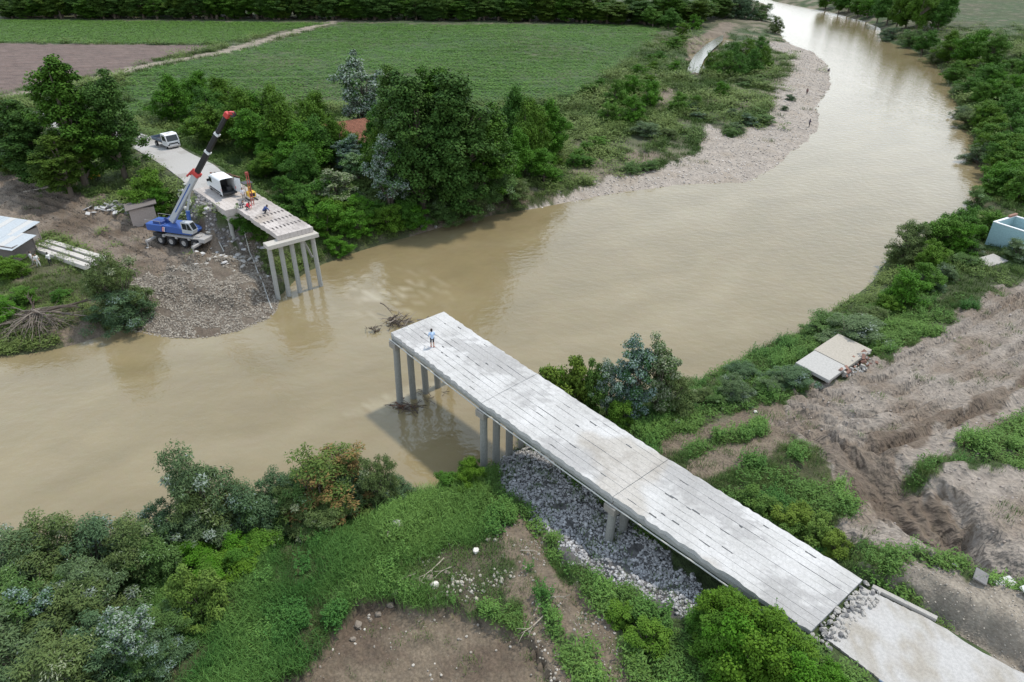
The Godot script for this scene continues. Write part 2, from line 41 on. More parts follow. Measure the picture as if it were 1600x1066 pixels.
var used := {}
var rng := RandomNumberGenerator.new()
var n_big := FastNoiseLite.new()
var n_mid := FastNoiseLite.new()
var n_fine := FastNoiseLite.new()
var n_cell := FastNoiseLite.new()
var n_stain := FastNoiseLite.new()
var M := {}

# ---------------------------------------------------------------- helpers
func lc(r: float, g: float, b: float) -> Color:
	return Color(r, g, b).linear_to_srgb()

func numbered(called: String) -> String:
	var k: int = used.get(called, -1) + 1
	used[called] = k
	return called if k == 0 else "%s_%03d" % [called, k]

func tag(o: Node, label: String, category: String, group := "") -> void:
	o.set_meta("label", label)
	o.set_meta("category", category)
	if group != "":
		o.set_meta("group", group)

func thing(called: String, label: String, category: String, at := Vector3.ZERO, turn := 0.0, group := "") -> Node3D:
	var o := Node3D.new()
	o.name = numbered(called)
	add_child(o)
	o.position = at
	o.rotation.y = turn
	tag(o, label, category, group)
	return o

func part(called: String, mesh: Mesh, m: Material, parent: Node, at := Vector3.ZERO, basis_ := Basis()) -> MeshInstance3D:
	var o := MeshInstance3D.new()
	o.name = called if parent != self else numbered(called)
	o.mesh = mesh
	o.material_override = m
	o.transform = Transform3D(basis_, at)
	parent.add_child(o, true)
	return o

func struct(o: Node) -> void:
	o.set_meta("kind", "structure")

func stuff(o: Node) -> void:
	o.set_meta("kind", "stuff")

func yaw_to(d: Vector3) -> float:            # turn that maps local +X onto d
	return atan2(-d.z, d.x)

func aim(d: Vector3) -> Basis:               # basis whose +Y runs along d
	var y := d.normalized()
	var x := y.cross(Vector3.FORWARD if absf(y.z) < 0.9 else Vector3.RIGHT).normalized()
	return Basis(x, y, x.cross(y))

class Shape:                                 # collects flat-shaded triangles
	var v := PackedVector3Array()
	var n := PackedVector3Array()
	var c := PackedColorArray()
	var tint := Color(1, 1, 1)
	func tri(a: Vector3, b: Vector3, d: Vector3) -> void:
		var k := (d - a).cross(b - a).normalized()
		v.append(a); v.append(b); v.append(d)
		n.append(k); n.append(k); n.append(k)
		c.append(tint); c.append(tint); c.append(tint)
	func quad(a: Vector3, b: Vector3, d: Vector3, e: Vector3) -> void:
		tri(a, b, d); tri(a, d, e)
	func quadc(p: Array, k: Array) -> void:  # a quad with a colour for each corner
		var i := c.size()
		quad(p[0], p[1], p[2], p[3])
		for q in [[0, 0], [1, 1], [2, 2], [3, 0], [4, 2], [5, 3]]:
			c[i + q[0]] = k[q[1]]
	func hexa(p: Array) -> void:             # 0-3 bottom ring, 4-7 top ring (x-z- , x+z-, x+z+, x-z+)
		quad(p[4], p[5], p[6], p[7]); quad(p[3], p[2], p[1], p[0])
		for k in 4:
			var j := (k + 1) % 4
			quad(p[k], p[j], p[j + 4], p[k + 4])
	func box(at: Vector3, s: Vector3, b := Basis(), ch := 0.0) -> void:
		var h := s * 0.5
		if ch <= 0.0:
			var p := []
			for y in [-h.y, h.y]:
				for q in [[-1, -1], [1, -1], [1, 1], [-1, 1]]:
					p.append(at + b * Vector3(q[0] * h.x, y, q[1] * h.z))
			hexa(p)
			return
		# chamfered on every vertical and top edge: three stacked rings
		var rings := []
		for r in [[-h.y, 0.0], [-h.y + ch, ch], [h.y - ch, ch], [h.y, 0.0]]:
			var ring := []
			var gx: float = h.x - ch + r[1]
			var gz: float = h.z - ch + r[1]
			var e: float = ch
			for q in [[-gx + e, -gz], [gx - e, -gz], [gx, -gz + e], [gx, gz - e], [gx - e, gz], [-gx + e, gz], [-gx, gz - e], [-gx, -gz + e]]:
				ring.append(at + b * Vector3(q[0], r[0], q[1]))
			rings.append(ring)
		for k in 3:
			for j in 8:
				var l := (j + 1) % 8
				quad(rings[k][j], rings[k][l], rings[k + 1][l], rings[k + 1][j])
		for j in range(1, 7):
			tri(rings[3][0], rings[3][j], rings[3][j + 1])
			tri(rings[0][0], rings[0][j + 1], rings[0][j])
	func tube(path: Array, radii: Array, sides := 8, caps := true) -> void:
		var rings := []
		for k in path.size():
			var d: Vector3 = (path[mini(k + 1, path.size() - 1)] - path[maxi(k - 1, 0)]).normalized()
			var x := d.cross(Vector3(0.31, 0.2, 0.93)).normalized()
			var z := x.cross(d)
			var ring := []
			for j in sides:
				var a := TAU * j / sides
				ring.append(path[k] + (x * cos(a) + z * sin(a)) * radii[k])
			rings.append(ring)
		for k in path.size() - 1:
			for j in sides:
				var l := (j + 1) % sides
				quad(rings[k][j], rings[k][l], rings[k + 1][l], rings[k + 1][j])
		if caps:
			for j in range(1, sides - 1):
				tri(rings[0][0], rings[0][j + 1], rings[0][j])
				var e: Array = rings[-1]
				tri(e[0], e[j], e[j + 1])
	func prism(poly: Array, z0: float, z1: float) -> void:   # polygon in x,y extruded along z
		var pts := PackedVector2Array(poly)
		var idx := Geometry2D.triangulate_polygon(pts)
		for k in range(0, idx.size(), 3):
			var a := pts[idx[k]]; var b2 := pts[idx[k + 1]]; var d := pts[idx[k + 2]]
			tri(Vector3(a.x, a.y, z0), Vector3(b2.x, b2.y, z0), Vector3(d.x, d.y, z0))
			tri(Vector3(a.x, a.y, z1), Vector3(d.x, d.y, z1), Vector3(b2.x, b2.y, z1))
		for k in pts.size():
			var a := pts[k]; var d := pts[(k + 1) % pts.size()]
			quad(Vector3(a.x, a.y, z0), Vector3(d.x, d.y, z0), Vector3(d.x, d.y, z1), Vector3(a.x, a.y, z1))
	func lathe(at: Vector3, axis: Vector3, prof: Array, sides := 16) -> void:   # prof: [along, radius]
		var path := []
		var rad := []
		for q in prof:
			path.append(at + axis * q[0]); rad.append(maxf(q[1], 0.001))
		var x := axis.cross(Vector3(0.31, 0.2, 0.93)).normalized()
		var z := x.cross(axis)
		for k in path.size() - 1:
			for j in sides:
				var a := TAU * j / sides; var b := TAU * (j + 1) / sides
				var u := x * cos(a) + z * sin(a); var w := x * cos(b) + z * sin(b)
				quad(path[k] + u * rad[k], path[k] + w * rad[k], path[k + 1] + w * rad[k + 1], path[k + 1] + u * rad[k + 1])
	func done() -> ArrayMesh:
		var arr := []
		arr.resize(Mesh.ARRAY_MAX)
		arr[Mesh.ARRAY_VERTEX] = v
		arr[Mesh.ARRAY_NORMAL] = n
		arr[Mesh.ARRAY_COLOR] = c
		var m := ArrayMesh.new()
		m.add_surface_from_arrays(Mesh.PRIMITIVE_TRIANGLES, arr)
		return m

func boxm(s: Vector3, ch := 0.0) -> ArrayMesh:
	var q := Shape.new()
	q.box(Vector3.ZERO, s, Basis(), ch)
	return q.done()

func noise_of(seed_: int, freq: float, oct := 3, kind := FastNoiseLite.TYPE_SIMPLEX_SMOOTH) -> FastNoiseLite:
	var f := FastNoiseLite.new()
	f.seed = seed_
	f.noise_type = kind
	f.frequency = freq
	f.fractal_octaves = oct
	return f

func tex(seed_: int, freq: float, a: Color, b: Color, oct := 4, size := 256, kind := FastNoiseLite.TYPE_SIMPLEX_SMOOTH, power := 1.0) -> ImageTexture:
	var img := noise_of(seed_, freq, oct, kind).get_seamless_image(size, size)
	img.convert(Image.FORMAT_L8)
	var src := img.get_data()
	var dst := PackedByteArray()
	dst.resize(src.size() * 3)
	for k in src.size():
		var t := pow(src[k] / 255.0, power)
		dst[k * 3] = int(255 * lerpf(a.r, b.r, t))
		dst[k * 3 + 1] = int(255 * lerpf(a.g, b.g, t))
		dst[k * 3 + 2] = int(255 * lerpf(a.b, b.b, t))
	return ImageTexture.create_from_image(Image.create_from_data(size, size, false, Image.FORMAT_RGB8, dst))

func bump_tex(seed_: int, freq: float, strength: float, oct := 4, size := 256, kind := FastNoiseLite.TYPE_SIMPLEX_SMOOTH) -> ImageTexture:
	var img := noise_of(seed_, freq, oct, kind).get_seamless_image(size, size)
	img.convert(Image.FORMAT_RGBA8)
	img.bump_map_to_normal_map(strength)
	return ImageTexture.create_from_image(img)

func mat(col: Color, rough := 0.9, metal := 0.0, vcol := false) -> StandardMaterial3D:
	var m := StandardMaterial3D.new()
	m.albedo_color = col
	m.roughness = rough
	m.metallic = metal
	m.vertex_color_use_as_albedo = vcol
	m.cull_mode = BaseMaterial3D.CULL_DISABLED
	return m

func tri_mat(m: StandardMaterial3D, t: Texture2D, tile: float, nt: Texture2D = null, ns := 1.0) -> StandardMaterial3D:
	m.albedo_texture = t
	m.uv1_triplanar = true
	m.uv1_world_triplanar = true
	m.uv1_scale = Vector3.ONE / tile
	if nt:
		m.normal_enabled = true
		m.normal_texture = nt
		m.normal_scale = ns
	return m

func detail(m: StandardMaterial3D, t: Texture2D, tile: float) -> StandardMaterial3D:
	m.detail_enabled = true
	m.detail_albedo = t
	m.detail_blend_mode = BaseMaterial3D.BLEND_MODE_MUL
	m.detail_uv_layer = BaseMaterial3D.DETAIL_UV_2
	m.uv2_triplanar = true
	m.uv2_world_triplanar = true
	m.uv2_scale = Vector3.ONE / tile
	return m

# ---------------------------------------------------------------- terrain
const GX0 := -190.0
const GZ0 := -730.0
const GS := 2.5
const GNX := 170
const GNZ := 296
var g_land := PackedFloat32Array()
var g_slope := PackedFloat32Array()
var g_dist := PackedFloat32Array()
var rut_lines := []
var bench_poly := PackedVector2Array()
var bench_rect := Rect2()
var zone_polys := []
var zone_rects := []
var zone_ids := []
# raised or dug ridges: ax, az, bx, bz, radius, height
const RIDGES := [
	[23.3, -29.0, 37.0, -18.6, 2.3, 1.8], [21.6, -27.0, 33.0, -16.6, 0.9, -0.75],
	[26.6, -36.5, 29.2, -27.8, 2.0, -0.9], [29.6, -31.0, 30.6, -27.6, 1.4, -0.7],
	[22.4, -33.2, 23.6, -31.6, 1.9, 0.9], [29.0, -38.2, 36.0, -39.8, 2.0, 0.5], [24.0, -41.5, 34.0, -46.0, 0.6, -0.28], [23.6, -43.4, 36.0, -48.6, 0.7, -0.3], [26.0, -39.6, 40.0, -45.2, 0.6, -0.25],
	[17.0, -44.0, 23.0, -44.6, 0.5, -0.15], [-39.5, -77.4, -46.0, -76.0, 1.6, 0.5], [-33.0, -78.4, -38.5, -78.2, 1.6, 0.7], [-37.0, -73.6, -32.5, -73.0, 4.2, 1.0], [-33.5, -70.0, -31.0, -71.0, 2.2, 0.5], [-62.0, -97.0, -75.0, -99.0, 3.0, 0.7],
	[1.2, -35.0, 4.4, -27.2, 0.45, -0.3], [4.6, -34.0, 8.0, -22.0, 0.45, -0.3], [2.8, -33.5, 6.0, -26.0, 0.6, 0.15],
	[-16.0, -30.2, -8.5, -33.5, 2.2, 0.5], [-8.2, -34.4, -3.4, -38.2, 1.8, 0.6],
	[66.0, -92.0, 110.0, -150.0, 5.0, 1.0], [POND_A[0], POND_A[1], POND_B[0], POND_B[1], 6.0, -2.3], [POND_B[0], POND_B[1], POND_C[0], POND_C[1], 6.0, -2.3]]

func prepare_terrain() -> void:
	var riv := PackedVector2Array()
	for p in RIVER:
		riv.append(Vector2(p[0], p[1]))
	var rn := riv.size()
	var ln := LAND.size()
	var lp := PackedVector2Array()
	var lh := PackedFloat32Array()
	var ls := PackedFloat32Array()
	for p in LAND:
		lp.append(Vector2(p[0], p[1])); lh.append(p[2]); ls.append(p[3])
	for iz in GNZ:
		for ix in GNX:
			var p := Vector2(GX0 + ix * GS, GZ0 + iz * GS)
			var best := 1e9
			for k in rn:
				best = minf(best, p.distance_squared_to(Geometry2D.get_closest_point_to_segment(p, riv[k], riv[(k + 1) % rn])))
			best = sqrt(best)
			if Geometry2D.is_point_in_polygon(p, riv):
				best = -best
			g_dist.append(best)
			var sw := 0.0
			var sh := 0.0
			var ss := 0.0
			for k in ln:
				var q := p.distance_squared_to(lp[k]) + 6.0
				q = 1.0 / (q * sqrt(q))
				sw += q; sh += q * lh[k]; ss += q * ls[k]
			g_land.append(sh / sw); g_slope.append(ss / sw)
	for t in RUTS:
		var line := PackedVector2Array()
		for p in t:
			line.append(Vector2(p[0], p[1]))
		var rr := Rect2(line[0], Vector2.ZERO)
		for p in line:
			rr = rr.expand(p)
		rut_lines.append([line, rr.grow(2.5)])
	for p in BENCH:
		bench_poly.append(Vector2(p[0], p[1]))
	bench_rect = Rect2(bench_poly[0], Vector2.ZERO)
	for p in bench_poly:
		bench_rect = bench_rect.expand(p)
	for z in ZONES:
		var poly := PackedVector2Array()
		for p in z[1]:
			poly.append(Vector2(p[0], p[1]))
		var r := Rect2(poly[0], Vector2.ZERO)
		for p in poly:
			r = r.expand(p)
		zone_polys.append(poly); zone_rects.append(r.grow(1.0)); zone_ids.append(z[0])

func river_dist(x: float, z: float) -> float:
	var fx := clampf((x - GX0) / GS, 0, GNX - 1.01)
	var fz := clampf((z - GZ0) / GS, 0, GNZ - 1.01)
	var i := int(fz) * GNX + int(fx)
	fx -= int(fx); fz -= int(fz)
	return lerpf(lerpf(g_dist[i], g_dist[i + 1], fx), lerpf(g_dist[i + GNX], g_dist[i + GNX + 1], fx), fz)

func road_at(road: Array, p: Vector2) -> Vector2:     # distance to the centre line, height there
	var bd := 1e9
	var by := 0.0
	for k in road.size() - 1:
		var a := Vector2(road[k][0], road[k][1])
		var b := Vector2(road[k + 1][0], road[k + 1][1])
		var q := Geometry2D.get_closest_point_to_segment(p, a, b)
		var d := p.distance_to(q)
		if d < bd:
			bd = d
			by = lerpf(road[k][2], road[k + 1][2], a.distance_to(q) / a.distance_to(b))
	return Vector2(bd, by)

func smooth_ground(x: float, z: float) -> float:
	var fx := clampf((x - GX0) / GS, 0, GNX - 1.01)
	var fz := clampf((z - GZ0) / GS, 0, GNZ - 1.01)
	var i := int(fz) * GNX + int(fx)
	fx -= int(fx); fz -= int(fz)
	var d := lerpf(lerpf(g_dist[i], g_dist[i + 1], fx), lerpf(g_dist[i + GNX], g_dist[i + GNX + 1], fx), fz)
	var land := lerpf(lerpf(g_land[i], g_land[i + 1], fx), lerpf(g_land[i + GNX], g_land[i + GNX + 1], fx), fz)
	var s := lerpf(lerpf(g_slope[i], g_slope[i + 1], fx), lerpf(g_slope[i + GNX], g_slope[i + GNX + 1], fx), fz)
	d += n_mid.get_noise_2d(x * 2.0, z * 2.0) * minf(1.2, 0.12 / s)
	var h := land * (1.0 - exp(-s * d / land)) if d > 0 else maxf(-1.6, d * s * 0.7)
	if z > -190.0 and x < -15.0 and z < -65.0 or z > -50.0 and x > 5.0:
		var far := x < 0.0
		var r := road_at(ROAD_FAR if far else ROAD_NEAR, Vector2(x, z))
		var w := clampf(1.0 - (r.x - (3.2 if far else 3.0)) / (3.6 if far else 3.5), 0, 1)
		w = w * w * (3 - 2 * w)
		h = lerpf(h, r.y - 0.12, w)
	return h

func ridges(x: float, z: float) -> float:
	var h := 0.0
	var p := Vector2(x, z)
	for r in RIDGES:
		if absf(x - r[0]) > 60.0:
			continue
		var q := Geometry2D.get_closest_point_to_segment(p, Vector2(r[0], r[1]), Vector2(r[2], r[3]))
		var d = p.distance_to(q) + n_mid.get_noise_2d(x * 6.0, z * 6.0) * 0.35 * r[4]
		var t := clampf(1.35 - d / r[4], 0, 1)
		h += r[5] * t * t * (3 - 2 * t)
	return h

func ruts(x: float, z: float) -> float:        # wheel ruts: two grooves with pushed-up rims
	var p := Vector2(x, z)
	var h := 0.0
	for t in rut_lines:
		if t[0].is_empty() or not t[1].has_point(p):
			continue
		var d := 99.0
		var line: PackedVector2Array = t[0]
		for k in line.size() - 1:
			d = minf(d, p.distance_to(Geometry2D.get_closest_point_to_segment(p, line[k], line[k + 1])))
		d = absf(d + 0.15 * n_fine.get_noise_2d(x * 0.5, z * 0.5) - 1.0)
		if d < 1.0:
			h += -0.34 * exp(-d * d * 10.0) + 0.2 * exp(-(d - 0.55) * (d - 0.55) * 16.0)
	return h

func bench(x: float, z: float) -> float:       # undug ground left standing with a steep cut face
	var p := Vector2(x + n_fine.get_noise_2d(x, z) * 0.3, z + n_fine.get_noise_2d(x + 30, z) * 0.3)
	if not Geometry2D.is_point_in_polygon(p, bench_poly):
		return 0.0
	var d := 99.0
	for k in bench_poly.size() - 4:
		d = minf(d, p.distance_to(Geometry2D.get_closest_point_to_segment(p, bench_poly[k], bench_poly[k + 1])))
	var t := clampf(d / 0.45, 0, 1)
	return 1.0 * t * t * (3 - 2 * t) * clampf(1.15 - d / 9.0, 0, 1) * clampf(p.distance_to(bench_poly[0]) / 2.5, 0, 1)

func zone(x: float, z: float) -> int:
	var d := sqrt(x * x + z * z)
	var j := clampf(d * 0.012, 0.3, 2.2)
	var p := Vector2(x + n_mid.get_noise_2d(x * 9 / j, z * 9 / j) * 1.5 * j, z + n_mid.get_noise_2d(x * 9 / j + 77, z * 9 / j) * 1.5 * j)
	var jj := 1.1 if z > -60.0 else (1.6 if z > -125.0 else 0.6)
	p += Vector2(n_mid.get_noise_2d(x * 3.4 + 11, z * 3.4), n_mid.get_noise_2d(x * 3.4, z * 3.4 + 53)) * jj
	for k in range(zone_polys.size() - 1, -1, -1):
		if zone_rects[k].has_point(p) and Geometry2D.is_point_in_polygon(p, zone_polys[k]):
			return zone_ids[k]
	if x < 0 and z < -120:
		for k in TRACK.size() - 1:
			var a := Vector2(TRACK[k][0], TRACK[k][1])
			var q := Geometry2D.get_closest_point_to_segment(p, a, Vector2(TRACK[k + 1][0], TRACK[k + 1][1]))
			if p.distance_to(q) < 3.0:
				return 4
	return 0

func ground(x: float, z: float, id := -1) -> float:
	if id < 0:
		id = zone(x, z)
	var h := smooth_ground(x, z)
	var rough := 0.05
	if h > 0.25:
		var rd := ridges(x, z)
		if x > 15.0 and z > -32.0:
			rd *= clampf((road_at(ROAD_NEAR, Vector2(x, z)).x - 2.95) / 0.7, 0, 1)
		h += rd
		match id:
			8, 5, 16: rough = 0.17
			9, 14: rough = 0.16
			10: rough = 0.03
			13: rough = 0.08
			0: rough = 0.12
			1, 2, 3, 4: rough = 0.03
	else:
		rough = 0.03
	if id == 10:
		h -= 0.6
		var c := n_cell.get_noise_2d(x, z)
		if c < -0.9:
			h -= 0.1
	if x > 12.0 and z > -34.0 and road_at(ROAD_NEAR, Vector2(x, z)).x < 3.3 or x < -30.0 and z < -85.0 and z > -175.0 and road_at(ROAD_FAR, Vector2(x, z)).x < 3.6:
		rough = 0.015
	h += n_fine.get_noise_2d(x * 3.0, z * 3.0) * rough * (0.3 if id in [5, 8, 16, 10, 11] else 1.3) + n_fine.get_noise_2d(x * 0.7, z * 0.7) * rough * 0.6 + n_mid.get_noise_2d(x * 5.0, z * 5.0) * rough * 1.5
	if id == 8 or id == 5 or id == 16:      # furrows left by machine tracks
		var cross := x * 0.57 + z * 0.82 if id != 5 else x * 0.96 + z * 0.25
		h += (0.14 if id == 16 else 0.09) * sin((cross + n_mid.get_noise_2d(x, z) * 5.0) * 3.6)
	if (id == 8 or id == 16 or id == 5) and absf(x) > 10.0:
		h += ruts(x, z)
	if z > -45.0 and x > 20.0 and bench_rect.has_point(Vector2(x, z)):
		h += bench(x, z)
	if id == 3 or id == 1:
		h += 0.06 * sin(z * 2.6 + x * 0.1)
	return h

func ground_colour(id: int, x: float, z: float, h: float) -> Color:
	var a := n_fine.get_noise_2d(x * 1.7, z * 1.7)
	var b := n_mid.get_noise_2d(x * 2.2 + 31, z * 2.2)
	var big := n_big.get_noise_2d(x, z)
	var k := 1.0 + 0.35 * a + 0.25 * b
	var c := Color(0.065, 0.11, 0.03)
	match id:
		0:
			c = c.lerp(Color(0.10, 0.105, 0.045), clampf(0.4 + big * 1.2, 0, 1))
			if b > 0.28:
				c = c.lerp(Color(0.2, 0.17, 0.12), clampf((b - 0.28) * 6, 0, 0.8))
			if x > 10 and z < -105 and x < 45.0 + (-z - 100.0) * 0.5:
				var q := n_mid.get_noise_2d(x * 1.6 + 70, z * 1.6)
				c = c.lerp(Color(0.32, 0.27, 0.2), clampf((0.05 - q) * 4.0, 0, 0.75) * clampf(1.5 - river_dist(x, z) / 20.0, 0, 1))
		1: c = Color(0.058, 0.125, 0.028).lerp(Color(0.15, 0.13, 0.075), clampf(0.12 + b * 0.6 + big * 0.7 + 0.25 * sin(z * 2.6 + x * 0.1), 0, 0.55))
		2: c = Color(0.075, 0.155, 0.03).lerp(Color(0.1, 0.14, 0.05), clampf(0.5 + big, 0, 1))
		3: c = Color(0.19, 0.128, 0.108).lerp(Color(0.225, 0.162, 0.14), clampf(0.5 + 0.5 * sin(z * 1.3 + b * 3.0), 0, 1))
		4: c = Color(0.4, 0.34, 0.27)
		5: c = Color(0.26, 0.21, 0.165).lerp(Color(0.115, 0.085, 0.06), clampf(0.45 + b * 1.6 + a * 0.5, 0, 1))
		6: c = Color(0.225, 0.185, 0.145).lerp(Color(0.15, 0.115, 0.085), clampf(b * 2.0, 0, 1))
		7: c = Color(0.52, 0.455, 0.395).lerp(Color(0.4, 0.34, 0.28), clampf(b * 2.0, 0, 1))
		8: c = Color(0.34, 0.296, 0.256).lerp(Color(0.21, 0.17, 0.135), clampf(0.28 + b * 1.9 + big * 0.8 + a * 0.4, 0, 1))
		9: c = Color(0.16, 0.155, 0.155)
		10: c = Color(0.27, 0.215, 0.155).lerp(Color(0.15, 0.112, 0.08), clampf(0.3 + b * 2.2 + a * 0.7, 0, 1))
		11: c = Color(0.225, 0.18, 0.132).lerp(Color(0.16, 0.125, 0.09), clampf(0.4 + b * 1.6, 0, 1))
		12: c = Color(0.27, 0.215, 0.16)
		13: c = Color(0.35, 0.305, 0.25)
		14: c = Color(0.2, 0.18, 0.165)
		16: c = Color(0.215, 0.172, 0.135).lerp(Color(0.13, 0.098, 0.072), clampf(0.35 + b * 1.8 + a * 0.5, 0, 1))
		15: c = Color(0.15, 0.125, 0.085).lerp(Color(0.08, 0.1, 0.04), clampf(0.5 + b * 2.5, 0, 1))
	return Color(c.r * k, c.g * k, c.b * k)

func tread_textures() -> Array:                # soil with clods and the parallel marks of tracked machines, as colour and relief
	var size := 768
	var clod := noise_of(41, 0.03, 5).get_seamless_image(size, size)
	var mask := noise_of(42, 0.006, 2).get_seamless_image(size, size)
	var warp := noise_of(43, 0.005, 2).get_seamless_image(size, size)
	for im in [clod, mask, warp]:
		im.convert(Image.FORMAT_L8)
	var a := clod.get_data()
	var b := mask.get_data()
	var c := warp.get_data()
	var h := PackedByteArray()
	var col := PackedByteArray()
	h.resize(size * size * 4)
	col.resize(size * size * 3)
	for y in size:
		for x in size:
			var i := y * size + x
			var on := clampf((b[i] - 118) / 40.0, 0, 1)
			var line := sin(TAU * (y * 15.0 / size + c[i] / 90.0)) * 0.5 + 0.5
			var v := clampf(0.62 * a[i] / 255.0 + 0.38 * (line * on + 0.5 * (1.0 - on)), 0, 1)
			h[i * 4] = int(v * 255); h[i * 4 + 1] = h[i * 4]; h[i * 4 + 2] = h[i * 4]; h[i * 4 + 3] = 255
			var g := lerpf(0.78, 1.0, a[i] / 255.0)
			col[i * 3] = int(255 * g); col[i * 3 + 1] = int(253 * g); col[i * 3 + 2] = int(250 * g)
	var bump := Image.create_from_data(size, size, false, Image.FORMAT_RGBA8, h)
	bump.bump_map_to_normal_map(11.0)
	return [ImageTexture.create_from_image(Image.create_from_data(size, size, false, Image.FORMAT_RGB8, col)), ImageTexture.create_from_image(bump)]

func build_ground() -> void:
	var rows := []
	var z := -9.0
	while z > -2600.0:
		rows.append(z)
		z -= 0.15 + 0.0058 * maxf(0.0, -z - 15.0)
	var cols := 430
	var v := PackedVector3Array()
	var nn := PackedVector3Array()
	var cc := PackedColorArray()
	var ix := PackedInt32Array()
	var ix2 := PackedInt32Array()
	var uv := PackedVector2Array()
	var churned := PackedByteArray()
	for r in rows.size():
		var zz: float = rows[r]
		var half := (absf(zz) * 0.857 + 19.3) * 0.80 + 9.0
		for k in cols:
			var x := half * (2.0 * k / (cols - 1) - 1.0)
			var id := zone(x, zz) if zz > -560 else 0
			var h := ground(x, zz, id)
			v.append(Vector3(x, h, zz))
			cc.append(ground_colour(id, x, zz, h))
			churned.append(1 if id in [8, 5, 16, 11] else 0)
			var wob := 3.0 * n_big.get_noise_2d(x * 2.5, zz * 2.5)
			uv.append(Vector2(x * 0.82 - zz * 0.57, x * 0.57 + zz * 0.82 + wob) if x > -20 else Vector2(x * 0.96 + zz * 0.25, x * 0.25 - zz * 0.96 + wob))
	nn.resize(v.size())
	for r in rows.size():
		for k in cols:
			var i := r * cols + k
			var dx := v[i + 1 if k < cols - 1 else i] - v[i - 1 if k > 0 else i]
			var dz := v[i + cols if r < rows.size() - 1 else i] - v[i - cols if r > 0 else i]
			nn[i] = dx.cross(dz).normalized()
			if r < rows.size() - 1 and k < cols - 1:
				var to := ix2 if churned[i] else ix
				to.append(i); to.append(i + cols); to.append(i + 1)
				to.append(i + 1); to.append(i + cols); to.append(i + cols + 1)
	var arr := []
	arr.resize(Mesh.ARRAY_MAX)
	arr[Mesh.ARRAY_VERTEX] = v
	arr[Mesh.ARRAY_NORMAL] = nn
	arr[Mesh.ARRAY_COLOR] = cc
	arr[Mesh.ARRAY_TEX_UV] = uv
	arr[Mesh.ARRAY_INDEX] = ix
	var me := ArrayMesh.new()
	me.add_surface_from_arrays(Mesh.PRIMITIVE_TRIANGLES, arr)
	arr[Mesh.ARRAY_INDEX] = ix2
	me.add_surface_from_arrays(Mesh.PRIMITIVE_TRIANGLES, arr)
	var m2 := mat(Color(1, 1, 1), 0.95, 0, true)      # churned by machine tracks: streaky relief along the tracks
	var tread := tread_textures()
	m2.albedo_texture = tread[0]
	m2.normal_enabled = true
	m2.normal_texture = tread[1]
	m2.normal_scale = 1.5
	m2.uv1_scale = Vector3(1.0 / 9.0, 1.0 / 9.0, 1)
	me.surface_set_material(1, m2)
	var m := mat(Color(1, 1, 1), 0.95, 0, true)
	tri_mat(m, tex(5, 0.03, lc(0.5, 0.5, 0.5), lc(1, 1, 1), 5, 512), 5.0, bump_tex(6, 0.05, 6.0, 4, 512), 0.9)
	detail(m, tex(7, 0.02, lc(0.6, 0.58, 0.55), Color(1, 1, 1), 4, 256), 1.3)
	me.surface_set_material(0, m)
	struct(part("ground", me, null, self))

